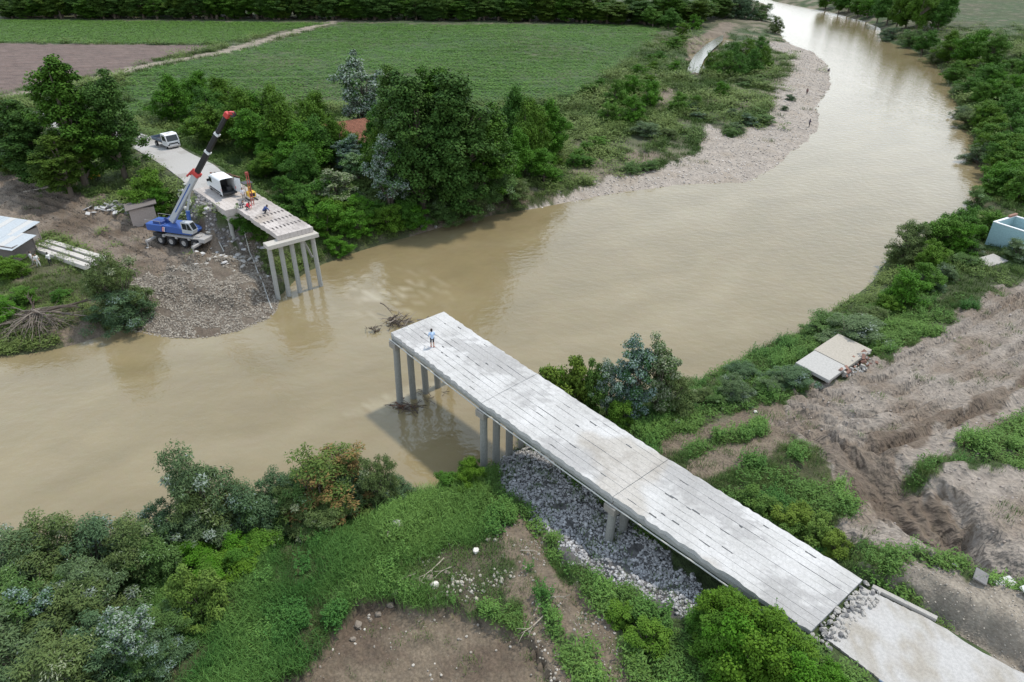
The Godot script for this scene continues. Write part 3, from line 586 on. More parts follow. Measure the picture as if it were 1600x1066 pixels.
func build_water() -> void:
	var v := PackedVector3Array()
	var nn := PackedVector3Array()
	var cc := PackedColorArray()
	var ix := PackedInt32Array()
	var cols := 200
	var rows := []
	var z := -12.0
	while z > -760.0:
		rows.append(z)
		z -= 0.3 + 0.012 * maxf(0.0, -z - 20.0)
	for r in rows.size():
		var zz: float = rows[r]
		var half := (absf(zz) * 0.857 + 19.3) * 0.80 + 9.0
		for k in cols:
			var x := half * (2.0 * k / (cols - 1) - 1.0)
			v.append(Vector3(x, 0, zz)); nn.append(Vector3.UP)
			var c := Color(0.212, 0.168, 0.09)
			var b := n_big.get_noise_2d(x * 1.5 + 400, zz * 1.5)
			c = c.lerp(Color(0.24, 0.193, 0.108), clampf(0.5 + b, 0, 1))
			var wx := x + 9.0 * n_big.get_noise_2d(x * 1.2, zz * 1.2 + 90)
			var wz := zz + 9.0 * n_big.get_noise_2d(x * 1.2 + 60, zz * 1.2)
			var silt := n_mid.get_noise_2d((wx * 0.8 - wz * 0.6) * 0.35, (wx * 0.6 + wz * 0.8) * 2.2)
			c = c.lerp(Color(0.29, 0.245, 0.155), clampf(silt * 0.6, 0, 0.3)).lerp(Color(0.17, 0.138, 0.072), clampf(-silt * 0.6, 0, 0.3))
			# churned pale water and foam streaks off the broken pier
			var fx := (x + 14.5) / 7.0
			var fz := (zz + 73.5) / 6.5
			var f := clampf(1.25 - sqrt(fx * fx + fz * fz), 0, 1)
			if f > 0.0:
				var s := 0.55 - 2.6 * absf(n_mid.get_noise_2d((x * 0.9 + zz * 0.3) * 3.0 + 6.0 * silt, (zz * 0.9 - x * 0.3) * 9.0)) + 0.55 * n_fine.get_noise_2d(x * 1.6, zz * 1.6)
				c = c.lerp(Color(0.62, 0.56, 0.43), clampf((s - 0.2) * 1.2, 0, 0.35) * f)
			if zz < -46.0 and zz > -58.0 and x < -4.0 and x > -24.0:      # pale wakes trailing from the piles
				for k2 in 5:
					var px := lerpf(-9.9, -6.2, k2 / 4.0)
					var pz := lerpf(-51.2, -54.6, k2 / 4.0)
					var al := -(x - px) * 0.94 + (zz - pz) * 0.34
					var ac := absf((x - px) * 0.34 + (zz - pz) * 0.94)
					if al > -0.5 and al < 7.0:
						var wk := exp(-ac * ac / (0.06 + al * 0.04)) * clampf(1.0 - al / 7.0, 0, 1)
						c = c.lerp(Color(0.5, 0.45, 0.33), clampf(wk * (0.35 + 0.8 * n_fine.get_noise_2d(x * 2.0, zz * 2.0)), 0, 0.5))
			cc.append(c)
			if r < rows.size() - 1 and k < cols - 1:
				var i := r * cols + k
				ix.append(i); ix.append(i + cols); ix.append(i + 1)
				ix.append(i + 1); ix.append(i + cols); ix.append(i + cols + 1)
	var arr := []
	arr.resize(Mesh.ARRAY_MAX)
	arr[Mesh.ARRAY_VERTEX] = v
	arr[Mesh.ARRAY_NORMAL] = nn
	arr[Mesh.ARRAY_COLOR] = cc
	arr[Mesh.ARRAY_INDEX] = ix
	var me := ArrayMesh.new()
	me.add_surface_from_arrays(Mesh.PRIMITIVE_TRIANGLES, arr)
	struct(part("river", me, M.water, self))
	# still backwater behind the gravel bar
	var q := Shape.new()
	var pts := PackedVector2Array()
	for p in POND:
		pts.append(Vector2(p[0], p[1]))
	var idx := Geometry2D.triangulate_polygon(pts)
	for k in range(0, idx.size(), 3):
		q.tri(Vector3(pts[idx[k]].x, 0, pts[idx[k]].y), Vector3(pts[idx[k + 1]].x, 0, pts[idx[k + 1]].y), Vector3(pts[idx[k + 2]].x, 0, pts[idx[k + 2]].y))
	var mn := 9.0
	for p in pts:
		mn = minf(mn, ground(p.x, p.y))
	struct(part("backwater", q.done(), M.pond, self, Vector3(0, 0.95, 0)))

# ---------------------------------------------------------------- vegetation
# kind: nominal height, crown radius, crown start (share of height), clumps, leaves per clump, leaf length, leaf width, colours
const KINDS := {
	"dark": {h = 18.0, r = 5.0, start = 0.05, clumps = 210, leaves = 165, ll = 0.31, lw = 0.22, a = [0.035, 0.075, 0.014], b = [0.080, 0.142, 0.028], pale = 0.0, shape = 0.75, n = 4},
	"grove": {h = 10.0, r = 4.6, start = 0.06, clumps = 160, leaves = 150, ll = 0.25, lw = 0.17, a = [0.040, 0.096, 0.014], b = [0.086, 0.178, 0.027], pale = 0.0, shape = 0.9, n = 4},
	"bush": {h = 5.0, r = 3.0, start = 0.0, clumps = 100, leaves = 150, ll = 0.18, lw = 0.11, a = [0.043, 0.100, 0.014], b = [0.091, 0.190, 0.027], pale = 0.0, shape = 1.0, n = 4},
	"willow": {h = 5.0, r = 2.5, start = 0.0, clumps = 110, leaves = 170, ll = 0.18, lw = 0.055, a = [0.056, 0.094, 0.038], b = [0.108, 0.158, 0.07], pale = 0.05, shape = 0.85, n = 4},
	"silver": {h = 7.0, r = 2.3, start = 0.08, clumps = 95, leaves = 160, ll = 0.16, lw = 0.11, a = [0.045, 0.091, 0.030], b = [0.086, 0.157, 0.057], pale = 0.6, shape = 0.95, n = 3},
	"fresh": {h = 3.0, r = 1.8, start = 0.0, clumps = 75, leaves = 160, ll = 0.15, lw = 0.08, a = [0.07, 0.122, 0.022], b = [0.122, 0.19, 0.038], pale = 0.0, shape = 0.95, n = 3},
	"near": {h = 4.0, r = 2.3, start = 0.0, clumps = 110, leaves = 170, ll = 0.14, lw = 0.085, a = [0.043, 0.100, 0.013], b = [0.092, 0.192, 0.024], pale = 0.0, shape = 1.0, n = 3},
	"rusty": {h = 6.0, r = 2.1, start = 0.04, clumps = 90, leaves = 110, ll = 0.16, lw = 0.06, a = [0.060, 0.108, 0.033], b = [0.103, 0.157, 0.049], pale = -0.45, shape = 0.8, n = 2},
	"thicket": {h = 7.0, r = 4.0, start = 0.0, clumps = 100, leaves = 110, ll = 0.3, lw = 0.12, a = [0.043, 0.102, 0.015], b = [0.086, 0.178, 0.028], pale = 0.0, shape = 0.6, n = 2}}
var tree_kit := {}

func make_tree(kind: String, variant: int) -> Array:
	var K: Dictionary = KINDS[kind]
	var r := RandomNumberGenerator.new()
	r.seed = hash(kind) + variant * 977
	var h: float = K.h
	var rad: float = K.r
	var y0: float = K.start * h
	# crown lobes: a few uneven masses that the clumps cling to
	var lobes := []
	var nl := 8 + r.randi() % 3
	for k in nl:
		var t := (k + 0.6) / nl
		var w := pow(sin(PI * clampf(0.14 + 0.74 * pow(t, K.shape), 0, 1)), 0.7)
		var a := r.randf() * TAU
		var off := rad * 0.56 * w * r.randf_range(0.5, 1.1)
		var ly := lerpf(y0 + 0.12 * h, h * 0.86, t)
		lobes.append([Vector3(cos(a) * off, ly, sin(a) * off), rad * r.randf_range(0.38, 0.62) * maxf(0.5, w), h * r.randf_range(0.1, 0.17)])
	lobes.append([Vector3(0, h * 0.5, 0), rad * 0.62, h * 0.3])
	if K.start < 0.05:
		for k in 4:
			var a := TAU * (k + r.randf() * 0.6) / 4
			lobes.append([Vector3(cos(a) * rad * 0.5, h * 0.2, sin(a) * rad * 0.5), rad * 0.45, h * 0.2])
	var centres := []
	for k in K.clumps:
		var L: Array = lobes[k % lobes.size()]
		var d := Vector3(r.randfn(), r.randfn() * 0.9 + 0.25, r.randfn()).normalized()
		var s := pow(r.randf(), 0.33)
		var c: Vector3 = L[0] + Vector3(d.x * L[1], d.y * L[2] * 1.25, d.z * L[1]) * s
		c.y = clampf(c.y, maxf(y0, 0.12), h * 0.97)
		centres.append(c)
	var v := PackedVector3Array()
	var n := PackedVector3Array()
	var cc := PackedColorArray()
	var ca := Color(K.a[0], K.a[1], K.a[2])
	var cb := Color(K.b[0], K.b[1], K.b[2])
	for c in centres:
		var cr := rad * r.randf_range(0.1, 0.24)
		var tone := r.randf()
		var whitish := r.randf() < absf(K.pale) * 1.3
		var lean := Vector3(r.randfn(), r.randfn() * 0.5, r.randfn()) * 0.4
		for k in K.leaves:
			var d := Vector3(r.randfn(), r.randfn(), r.randfn()).normalized()
			var p: Vector3 = c + Vector3(d.x, d.y * 0.75, d.z) * cr * pow(r.randf(), 0.45)
			if p.y < 0.03:
				p.y = 0.03 + r.randf() * 0.1
			var up := (d * 0.7 + Vector3(0, 0.75, 0) + Vector3(r.randfn(), r.randfn(), r.randfn()) * 0.45).normalized()
			var g := (Vector3(r.randfn(), r.randfn() - 0.2, r.randfn()) + d * 0.8 + lean).normalized()
			g = (g - up * g.dot(up)).normalized()
			var sd := g.cross(up)
			var sc := r.randf_range(0.7, 1.3)
			var L2: Vector3 = g * K.ll * sc
			var W2: Vector3 = sd * K.lw * sc * 0.5
			var col := ca.lerp(cb, clampf(tone * 0.6 + r.randf() * 0.5, 0, 1))
			if K.pale > 0 and (whitish and r.randf() < 0.6 or r.randf() < K.pale * 0.3):
				col = Color(0.26, 0.3, 0.265).lerp(col, r.randf() * 0.6)
			elif K.pale < 0 and (whitish and r.randf() < 0.8):
				col = Color(0.2, 0.13, 0.07).lerp(col, r.randf() * 0.4)
			var q0 := p
			var q1 := p + L2 * 0.45 + W2
			var q2 := p + L2
			var q3 := p + L2 * 0.45 - W2
			for q in [q0, q2, q1, q0, q3, q2]:
				v.append(q); n.append(up); cc.append(col)
	var arr := []
	arr.resize(Mesh.ARRAY_MAX)
	arr[Mesh.ARRAY_VERTEX] = v
	arr[Mesh.ARRAY_NORMAL] = n
	arr[Mesh.ARRAY_COLOR] = cc
	var crown := ArrayMesh.new()
	crown.add_surface_from_arrays(Mesh.PRIMITIVE_TRIANGLES, arr)
	# trunk and limbs
	var s2 := Shape.new()
	var big := h > 8.5
	var tr := h * 0.016 + 0.03
	if big:
		s2.tube([Vector3(0, -0.4, 0), Vector3(0.03 * h * 0.2, h * 0.3, 0.05), Vector3(-0.05, h * 0.62, 0.1), Vector3(0, h * 0.9, 0)], [tr * 1.3, tr, tr * 0.6, tr * 0.15], 8)
	else:
		for k in 5:
			var a := TAU * k / 5 + r.randf()
			s2.tube([Vector3(cos(a) * 0.08, -0.25, sin(a) * 0.08), Vector3(cos(a) * rad * 0.16, h * 0.35, sin(a) * rad * 0.16), Vector3(cos(a) * rad * 0.42, h * r.randf_range(0.5, 0.72), sin(a) * rad * 0.42)], [tr * 0.7, tr * 0.5, tr * 0.12], 6)
	for k in range(0, centres.size(), 3 if kind == "rusty" or kind == "willow" else 5):
		var c: Vector3 = centres[k]
		var b := Vector3(0, c.y * (0.6 if big else 0.25), 0)
		s2.tube([b, b.lerp(c, 0.55) + Vector3(0, 0.02 * h, 0), c], [tr * 0.38, tr * 0.25, tr * 0.08], 5, false)
	return [s2.done(), crown]

const TREE_WORDS := {
	"dark": ["broadleaf_tree", "tall dark green poplar with a loose ragged crown on the far bank", "tree", "tall poplars on the far bank"],
	"grove": ["grove_tree", "bushy mid-green tree in a dense riverside grove", "tree", "trees of the dense groves"],
	"bush": ["bush", "rounded green bush growing wild on the river bank", "bush", "green bushes on the banks"],
	"willow": ["willow_bush", "grey-green willow bush with thin leaves beside the river", "bush", "grey-green willows"],
	"silver": ["silver_poplar", "poplar with silvery white leaf undersides among greener shrubs", "tree", "silver-leaved poplars"],
	"fresh": ["young_shrub", "yellow-green young shrub growing near the broken bridge", "shrub", "yellow-green shrubs"],
	"near": ["leafy_bush", "deep green leafy bush on the bank beside the standing bridge part", "bush", "deep green bushes by the bridge"],
	"rusty": ["drying_shrub", "half dried shrub with rust-brown leaves at the water edge", "shrub", "half dried shrubs"],
	"thicket": ["thicket_tree", "upright willow in the thicket between backwater and gravel bar", "tree", "thicket behind the gravel bar"],
	"far_right": ["bend_tree", "dark tree standing on the outer bank where the river bends", "tree", "trees at the river bend"],
	"belt": ["forest_tree", "tall dark tree in the forest edge behind the green fields", "tree", "forest edge behind the fields"]}

func tree_label(kind: String, plain: String, x: float, z: float, h: float) -> String:
	if kind not in ["willow", "bush", "grove", "dark", "silver", "fresh", "near"]:
		return plain
	var what: String = {"willow": "grey-green willow bush", "bush": "rounded green bush", "grove": "bushy mid-green tree", "dark": "dark green poplar", "silver": "silver-leaved poplar", "fresh": "yellow-green shrub", "near": "deep green leafy bush"}[kind]
	var tall: float = {"willow": 5.0, "bush": 4.5, "grove": 10.5, "dark": 18.0, "silver": 7.0, "fresh": 4.0, "near": 3.0}[kind]
	var size := "tall" if h > tall else ("low" if h < tall * 0.6 else "middling")
	var where := "on the far bank near the bridge stub"
	if z > -60 and x < 0:
		where = "by the long grass and mud pit" if x > -28 else "in the dense growth at the water beyond the long grass"
	elif z > -68:
		where = "beside the standing bridge spans" if x < 19 or z > -42 else "between river and bulldozed ground"
	elif x > 48 and z > -100:
		where = "near the roofless pale blue building"
	elif x > 10 and river_dist(x, z) > 0.0 and x < 45.0 + (-z - 100.0) * 0.45:
		where = "behind the gravel bar"
	elif x > 60:
		where = "on the outer bank of the river bend"
	elif x < -45:
		where = "round the churned ground of the crane"
	elif z < -115:
		where = "in the grove between road and field"
	return "%s %s %s" % [size, what, where]

func plant(kind: String, x: float, z: float, h: float, w: float) -> void:
	var src: String = {"far_right": "grove", "belt": "dark"}.get(kind, kind)
	var K: Dictionary = KINDS[src]
	var dq := Geometry2D.get_closest_point_to_segment(Vector2(x, z), Vector2(0.0, -43.8), Vector2(18.5, -25.4))
	var off := Vector2(x, z) - dq
	if off.length() > 2.9 and off.length() < 3.1 + w:
		x = dq.x + off.normalized().x * (3.1 + w)
		z = dq.y + off.normalized().y * (3.1 + w)
	elif off.length() <= 2.9:
		h = minf(h, 1.0)
		w = minf(w, 1.3)
	elif kind in ["willow", "rusty"]:
		w *= 1.25
	var variant := rng.randi() % int(K.n)
	var key := "%s%d" % [src, variant]
	if not tree_kit.has(key):
		tree_kit[key] = make_tree(src, variant)
	var wd: Array = TREE_WORDS[kind]
	var o := thing(wd[0], tree_label(kind, wd[1], x, z, h), wd[2], Vector3(x, ground(x, z) - 0.05, z), rng.randf() * TAU, wd[3])
	var sc := Vector3(w / K.r, h / K.h, w / K.r * rng.randf_range(0.9, 1.1))
	part("trunk", tree_kit[key][0], M.bark, o, Vector3.ZERO, Basis.from_scale(sc))
	part("crown", tree_kit[key][1], M["leaf_%s%d" % ["pale" if src in ["willow", "silver", "rusty"] else "green", rng.randi() % 4]], o, Vector3.ZERO, Basis.from_scale(sc))

func build_trees() -> void:
	for t in TREES:
		plant(t[0], t[1], t[2], t[3] * rng.randf_range(0.95, 1.05), t[4])
	# forest edge behind the fields
	for k in 66:
		var x := -235.0 + k * 5.2 + rng.randf_range(-2, 2)
		var z := -338.0 + 0.06 * x + rng.randf_range(-6, 3) - (9.0 if x < -150 else 0.0)
		if x > 78.0:
			z -= (x - 78.0) * 1.1
		plant("belt", x, z, rng.randf_range(14, 27) if x < 30 else rng.randf_range(8, 11), rng.randf_range(7, 10))
	for k in 40:
		var x := -240.0 + k * 8.6 + rng.randf_range(-3, 3)
		if x < 35:
			plant("belt", x, -352.0 + 0.06 * x + rng.randf_range(-4, 4), rng.randf_range(17, 23), rng.randf_range(6, 8))
	for k in 84:       # hedge foot of the forest edge
		var x := -232.0 + k * 3.8 + rng.randf_range(-4, 4)
		if x < 80:
			plant("belt", x, -331.0 + 0.06 * x + rng.randf_range(-2, 2), rng.randf_range(7, 15), rng.randf_range(6, 9))

func blades(seed_: int, count: int, h: float, spread: float, w: float, bend: float, broad := false) -> ArrayMesh:
	var r := RandomNumberGenerator.new()
	r.seed = seed_
	var s := Shape.new()
	for k in count:
		var a := r.randf() * TAU
		var d := Vector3(cos(a), 0, sin(a))
		var b := Vector3(r.randfn(), 0, r.randfn()) * spread * 0.5
		b.y = -0.04
		var hh := h * r.randf_range(0.55, 1.15)
		var sd := Vector3(-d.z, 0, d.x) * w * r.randf_range(0.7, 1.3) * 0.5
		var k2 := bend * r.randf_range(0.3, 1.2)
		var g := r.randf_range(0.75, 1.2)
		s.tint = Color(g, g, g * r.randf_range(0.85, 1.05))
		var m1 := b + Vector3(0, hh * 0.6, 0) + d * hh * k2 * 0.3
		var tp := b + Vector3(0, hh * (1.0 - 0.35 * k2), 0) + d * hh * k2
		if broad:
			var c := b + Vector3(0, hh * r.randf(), 0)
			var o := (d + Vector3(0, r.randf_range(-0.1, 0.6), 0)).normalized() * h * 0.42
			s.quad(c, c + o * 0.5 + sd * 2.0, c + o, c + o * 0.5 - sd * 2.0)
		else:
			s.quad(b - sd, b + sd, m1 + sd * 0.8, m1 - sd * 0.8)
			s.tri(m1 - sd * 0.8, m1 + sd * 0.8, tp)
	return s.done()

func leafy_stems() -> ArrayMesh:
	var r := RandomNumberGenerator.new()
	r.seed = 77
	var s := Shape.new()
	for k in 9:
		var a := r.randf() * TAU
		var foot := Vector3(r.randfn(), 0, r.randfn()) * 0.18
		var tip := foot + Vector3(cos(a) * 0.22, r.randf_range(0.6, 1.15), sin(a) * 0.22)
		var sd := Vector3(-sin(a), 0, cos(a)) * 0.008
		s.tint = Color(0.8, 0.8, 0.7)
		s.quad(foot - sd, foot + sd, tip + sd, tip - sd)
		for j in 13:
			var t := r.randf_range(0.15, 1.0)
			var b := r.randf() * TAU
			var p := foot.lerp(tip, t)
			var o := Vector3(cos(b), r.randf_range(-0.3, 0.5), sin(b)).normalized() * lerpf(0.24, 0.1, t)
			var w := Vector3(-sin(b), 0, cos(b)) * lerpf(0.055, 0.025, t)
			var g := r.randf_range(0.75, 1.25)
			s.tint = Color(g, g, g * 0.9)
			s.quad(p, p + o * 0.5 + w, p + o, p + o * 0.5 - w)
	return s.done()

func scatter(called: String, label: String, category: String, mesh: Mesh, m: Material, places: Array, colours: Array, parent: Node = self) -> void:
	var mm := MultiMesh.new()
	mm.transform_format = MultiMesh.TRANSFORM_3D
	mm.use_colors = true
	mm.mesh = mesh
	mm.instance_count = places.size()
	for k in places.size():
		mm.set_instance_transform(k, places[k])
		mm.set_instance_color(k, colours[k])
	var o := MultiMeshInstance3D.new()
	o.name = numbered(called)
	o.multimesh = mm
	o.material_override = m
	parent.add_child(o, true)
	stuff(o)
	if parent == self:
		tag(o, label, category)

func turned(at: Vector3, s: Vector3) -> Transform3D:
	return Transform3D(Basis(Vector3.UP, rng.randf() * TAU) * Basis.from_scale(s), at)

func build_grass() -> void:
	var tall := blades(1, 40, 0.9, 0.6, 0.022, 0.7)
	var short := blades(2, 34, 0.34, 0.6, 0.022, 0.6)
	var weed := blades(3, 60, 0.6, 0.55, 0.042, 0.5, true)
	var P := {tall = [], short = [], weed = [], crop = [], stem = [], dry = []}
	var C := {tall = [], short = [], weed = [], crop = [], stem = [], dry = []}
	var tries := 76000
	for k in tries:                                   # the bank in front
		var z := -rng.randf_range(13.0, 66.0)
		var half := (absf(z) * 0.857 + 19.3) * 0.78 + 4.0
		var x := rng.randf_range(-half, half)
		if river_dist(x, z) < 0.25 or x < -30 and z < -45:
			continue
		if z > -32.0 and Geometry2D.get_closest_point_to_segment(Vector2(x, z), Vector2(8.7, -34.7), Vector2(18.5, -25.4)).distance_to(Vector2(x, z)) < 3.2:
			continue
		var id := zone(x, z)
		var keep: float = {0: 1.0, 15: 0.35, 11: 0.06, 10: 0.012, 8: 0.012, 12: 0.1, 9: 0.05}.get(id, 0.0)
		if rng.randf() > keep:
			continue
		var y := ground(x, z, id)
		if road_at(ROAD_NEAR, Vector2(x, z)).x < 3.4 or absf((x - 29.8) * 0.765 - (z + 53.4) * 0.643) < 4.3 and absf((x - 29.8) * 0.643 + (z + 53.4) * 0.765) < 2.6:
			continue
		var big := n_big.get_noise_2d(x * 2.0, z * 2.0)
		var mid := n_mid.get_noise_2d(x * 1.2 + 9, z * 1.2)
		if id == 0 and n_mid.get_noise_2d(x * 2.6 + 70, z * 2.6) < -0.3 and rng.randf() < 0.8:
			continue
		var lush := Color(0.046, 0.125, 0.028).lerp(Color(0.13, 0.235, 0.055), clampf(0.5 + mid * 1.3 + rng.randf_range(-0.2, 0.2), 0, 1))
		var reeds := x < -2.0 and z > -41.0 and id == 0
		if reeds and mid > -0.35 and rng.randf() < 0.72:
			P.tall.append(turned(Vector3(x, y, z), Vector3.ONE * rng.randf_range(0.6, 1.35) * (1.0 + 0.5 * big + 0.5 * n_mid.get_noise_2d(x * 6.0, z * 6.0)))); C.tall.append(lush)
		elif id == 0 and n_mid.get_noise_2d(x * 4.0 - 40, z * 4.0) > 0.24 and rng.randf() < 0.6:
			P.stem.append(turned(Vector3(x, y, z), Vector3.ONE * rng.randf_range(0.6, 1.3))); C.stem.append(lush)
		elif id == 0 and rng.randf() < 0.035:
			P.dry.append(turned(Vector3(x, y, z), Vector3.ONE * rng.randf_range(0.6, 1.2))); C.dry.append(Color(0.26, 0.21, 0.12))
		elif id == 0 and rng.randf() < 0.22 + mid * 0.9:
			P.weed.append(turned(Vector3(x, y, z), Vector3.ONE * rng.randf_range(0.6, 1.3))); C.weed.append(lush.lerp(Color(0.06, 0.11, 0.025), 0.5))
		elif id == 0 and rng.randf() < 0.35 and not reeds:
			P.tall.append(turned(Vector3(x, y, z), Vector3.ONE * rng.randf_range(0.5, 0.85))); C.tall.append(lush.lerp(Color(0.17, 0.17, 0.07), rng.randf() * 0.6))
		elif id != 0 or mid > -0.22 or rng.randf() < 0.45:
			P.short.append(turned(Vector3(x, y, z), Vector3.ONE * rng.randf_range(0.6, 1.5))); C.short.append(lush.lerp(Color(0.13, 0.14, 0.05), rng.randf() * 0.5))
	for k in 70000:                                   # the far banks
		var z := -rng.randf_range(58.0, 320.0) * sqrt(rng.randf())
		if z > -58:
			continue
		var half := (absf(z) * 0.857 + 19.3) * 0.77 + 2.0
		var x := rng.randf_range(-half, half)
		if river_dist(x, z) < 0.4 or (x > 0 and x < 60 and z > -66):
			continue
		var id := zone(x, z)
		if rng.randf() > float({0: 1.0, 5: 0.03, 7: 0.012, 12: 0.15, 15: 0.3, 8: 0.02, 14: 0.03}.get(id, 0.0)):
			continue
		if road_at(ROAD_FAR, Vector2(x, z)).x < 3.6:
			continue
		var y := ground(x, z, id)
		var mid := n_mid.get_noise_2d(x * 0.8 + 9, z * 0.8)
		var big := n_big.get_noise_2d(x, z)
		var c := Color(0.065, 0.115, 0.028).lerp(Color(0.135, 0.185, 0.055), clampf(0.5 + mid * 1.3 + big + rng.randf_range(-0.25, 0.25), 0, 1))
		var s := clampf(absf(z) / 70.0, 1.0, 2.4)
		if n_mid.get_noise_2d(x * 1.6 + 70, z * 1.6) < (0.08 if x > 10 and x < 110 and river_dist(x, z) < 26.0 and z < -105 and x < 45.0 + (-z - 100.0) * 0.5 else -0.28) and rng.randf() < 0.8:
			continue
		if n_mid.get_noise_2d(x * 2.4 - 40, z * 2.4) > 0.3 and rng.randf() < 0.5:
			P.stem.append(turned(Vector3(x, y, z), Vector3.ONE * s * rng.randf_range(0.5, 1.2))); C.stem.append(c)
		elif rng.randf() < 0.3 + mid * 1.2:
			P.weed.append(turned(Vector3(x, y, z), Vector3(s * 1.3, s * rng.randf_range(0.7, 1.5), s * 1.3))); C.weed.append(c)
		else:
			P.short.append(turned(Vector3(x, y, z), Vector3(s * 1.3, s * rng.randf_range(0.8, 1.6), s * 1.3))); C.short.append(c)
	for k in 90000:                                   # low crop standing in the fields
		var z := -rng.randf_range(140.0, 345.0)
		var x := rng.randf_range(-250.0, 80.0)
		z = roundf(z / 1.7) * 1.7 + rng.randf_range(-0.25, 0.25) - x * 0.04
		var id := zone(x, z)
		if id != 1 and id != 2:
			continue
		var big := n_big.get_noise_2d(x * 0.8, z * 0.8)
		if id == 1 and (rng.randf() < 0.25 + big * 0.7 or fmod(absf(z + x * 0.04), 24.0) < 1.2):
			continue
		var c := Color(0.062, 0.145, 0.026).lerp(Color(0.1, 0.19, 0.038), rng.randf())
		if id == 2:
			c = c.lerp(Color(0.09, 0.175, 0.03), 0.6)
		P.crop.append(turned(Vector3(x, ground(x, z, id), z), Vector3(2.6, 1.5, 2.6) * rng.randf_range(0.7, 1.2))); C.crop.append(c)
	scatter("tall_grass", "long green reed-like grass covering the near river bank", "grass", tall, M.blade, P.tall, C.tall)
	scatter("short_grass", "short grass growing in patches on the banks", "grass", short, M.blade, P.short, C.short)
	scatter("weeds", "broad-leaved green weeds covering the banks", "weeds", weed, M.blade, P.weed, C.weed)
	scatter("tall_weeds", "knee-high leafy weed clumps standing out of the bank grass", "weeds", leafy_stems(), M.blade, P.stem, C.stem)
	scatter("dry_stalks", "straw-coloured dead stalks among the bank grass", "grass", blades(5, 12, 0.8, 0.4, 0.014, 0.3), M.blade, P.dry, C.dry)
	scatter("crop", "low green crop growing in rows on the far fields", "crop", blades(4, 12, 0.3, 0.5, 0.1, 0.6, true), M.blade, P.crop, C.crop)

# ---------------------------------------------------------------- stones
func stone_mesh(seed_: int, flatness := 0.7, sub := 1) -> ArrayMesh:
	var r := RandomNumberGenerator.new()
	r.seed = seed_
	var s := Shape.new()
	var pts := []
	var ids := {}
	var lat := 3 + sub
	var lon := 5 + sub
	for i in lat + 1:
		for j in lon:
			var a := PI * i / lat
			var b := TAU * (j + 0.5 * (i % 2)) / lon
			var k := r.randf_range(0.72, 1.12)
			var p := Vector3(sin(a) * cos(b), cos(a), sin(a) * sin(b)) * 0.5 * k
			if i == 0 or i == lat:
				p = Vector3(0, cos(a) * 0.42, 0)
			pts.append(Vector3(p.x, p.y * flatness, p.z * 0.85))
	for i in lat:
		for j in lon:
			var a: Vector3 = pts[i * lon + j]; var b: Vector3 = pts[i * lon + (j + 1) % lon]
			var c: Vector3 = pts[(i + 1) * lon + (j + 1) % lon]; var d: Vector3 = pts[(i + 1) * lon + j]
			s.tri(a, b, c); s.tri(a, c, d)
	return s.done()

func stone_field(called: String, label: String, mesh: Mesh, id: int, area: Rect2, count: int, smin: float, smax: float, ca: Color, cb: Color, chance := 1.0) -> void:
	var P := []
	var C := []
	for k in count:
		var x := rng.randf_range(area.position.x, area.end.x)
		var z := rng.randf_range(area.position.y, area.end.y)
		if zone(x, z) != id or river_dist(x, z) < -0.3:
			continue
		if chance < 1.0 and n_mid.get_noise_2d(x * 4.0, z * 4.0) < 0.35 - chance:
			continue
		var s := smin + (smax - smin) * pow(rng.randf(), 3.0)
		var b := Basis.from_euler(Vector3(rng.randf_range(-0.5, 0.5), rng.randf() * TAU, rng.randf_range(-0.5, 0.5))) * Basis.from_scale(Vector3(s, s, s * rng.randf_range(0.7, 1.2)))
		P.append(Transform3D(b, Vector3(x, ground(x, z, id) + s * 0.12, z)))
		C.append(ca.lerp(cb, rng.randf()) * rng.randf_range(0.75, 1.15))
	scatter(called, label, "stones", mesh, M.stone, P, C)

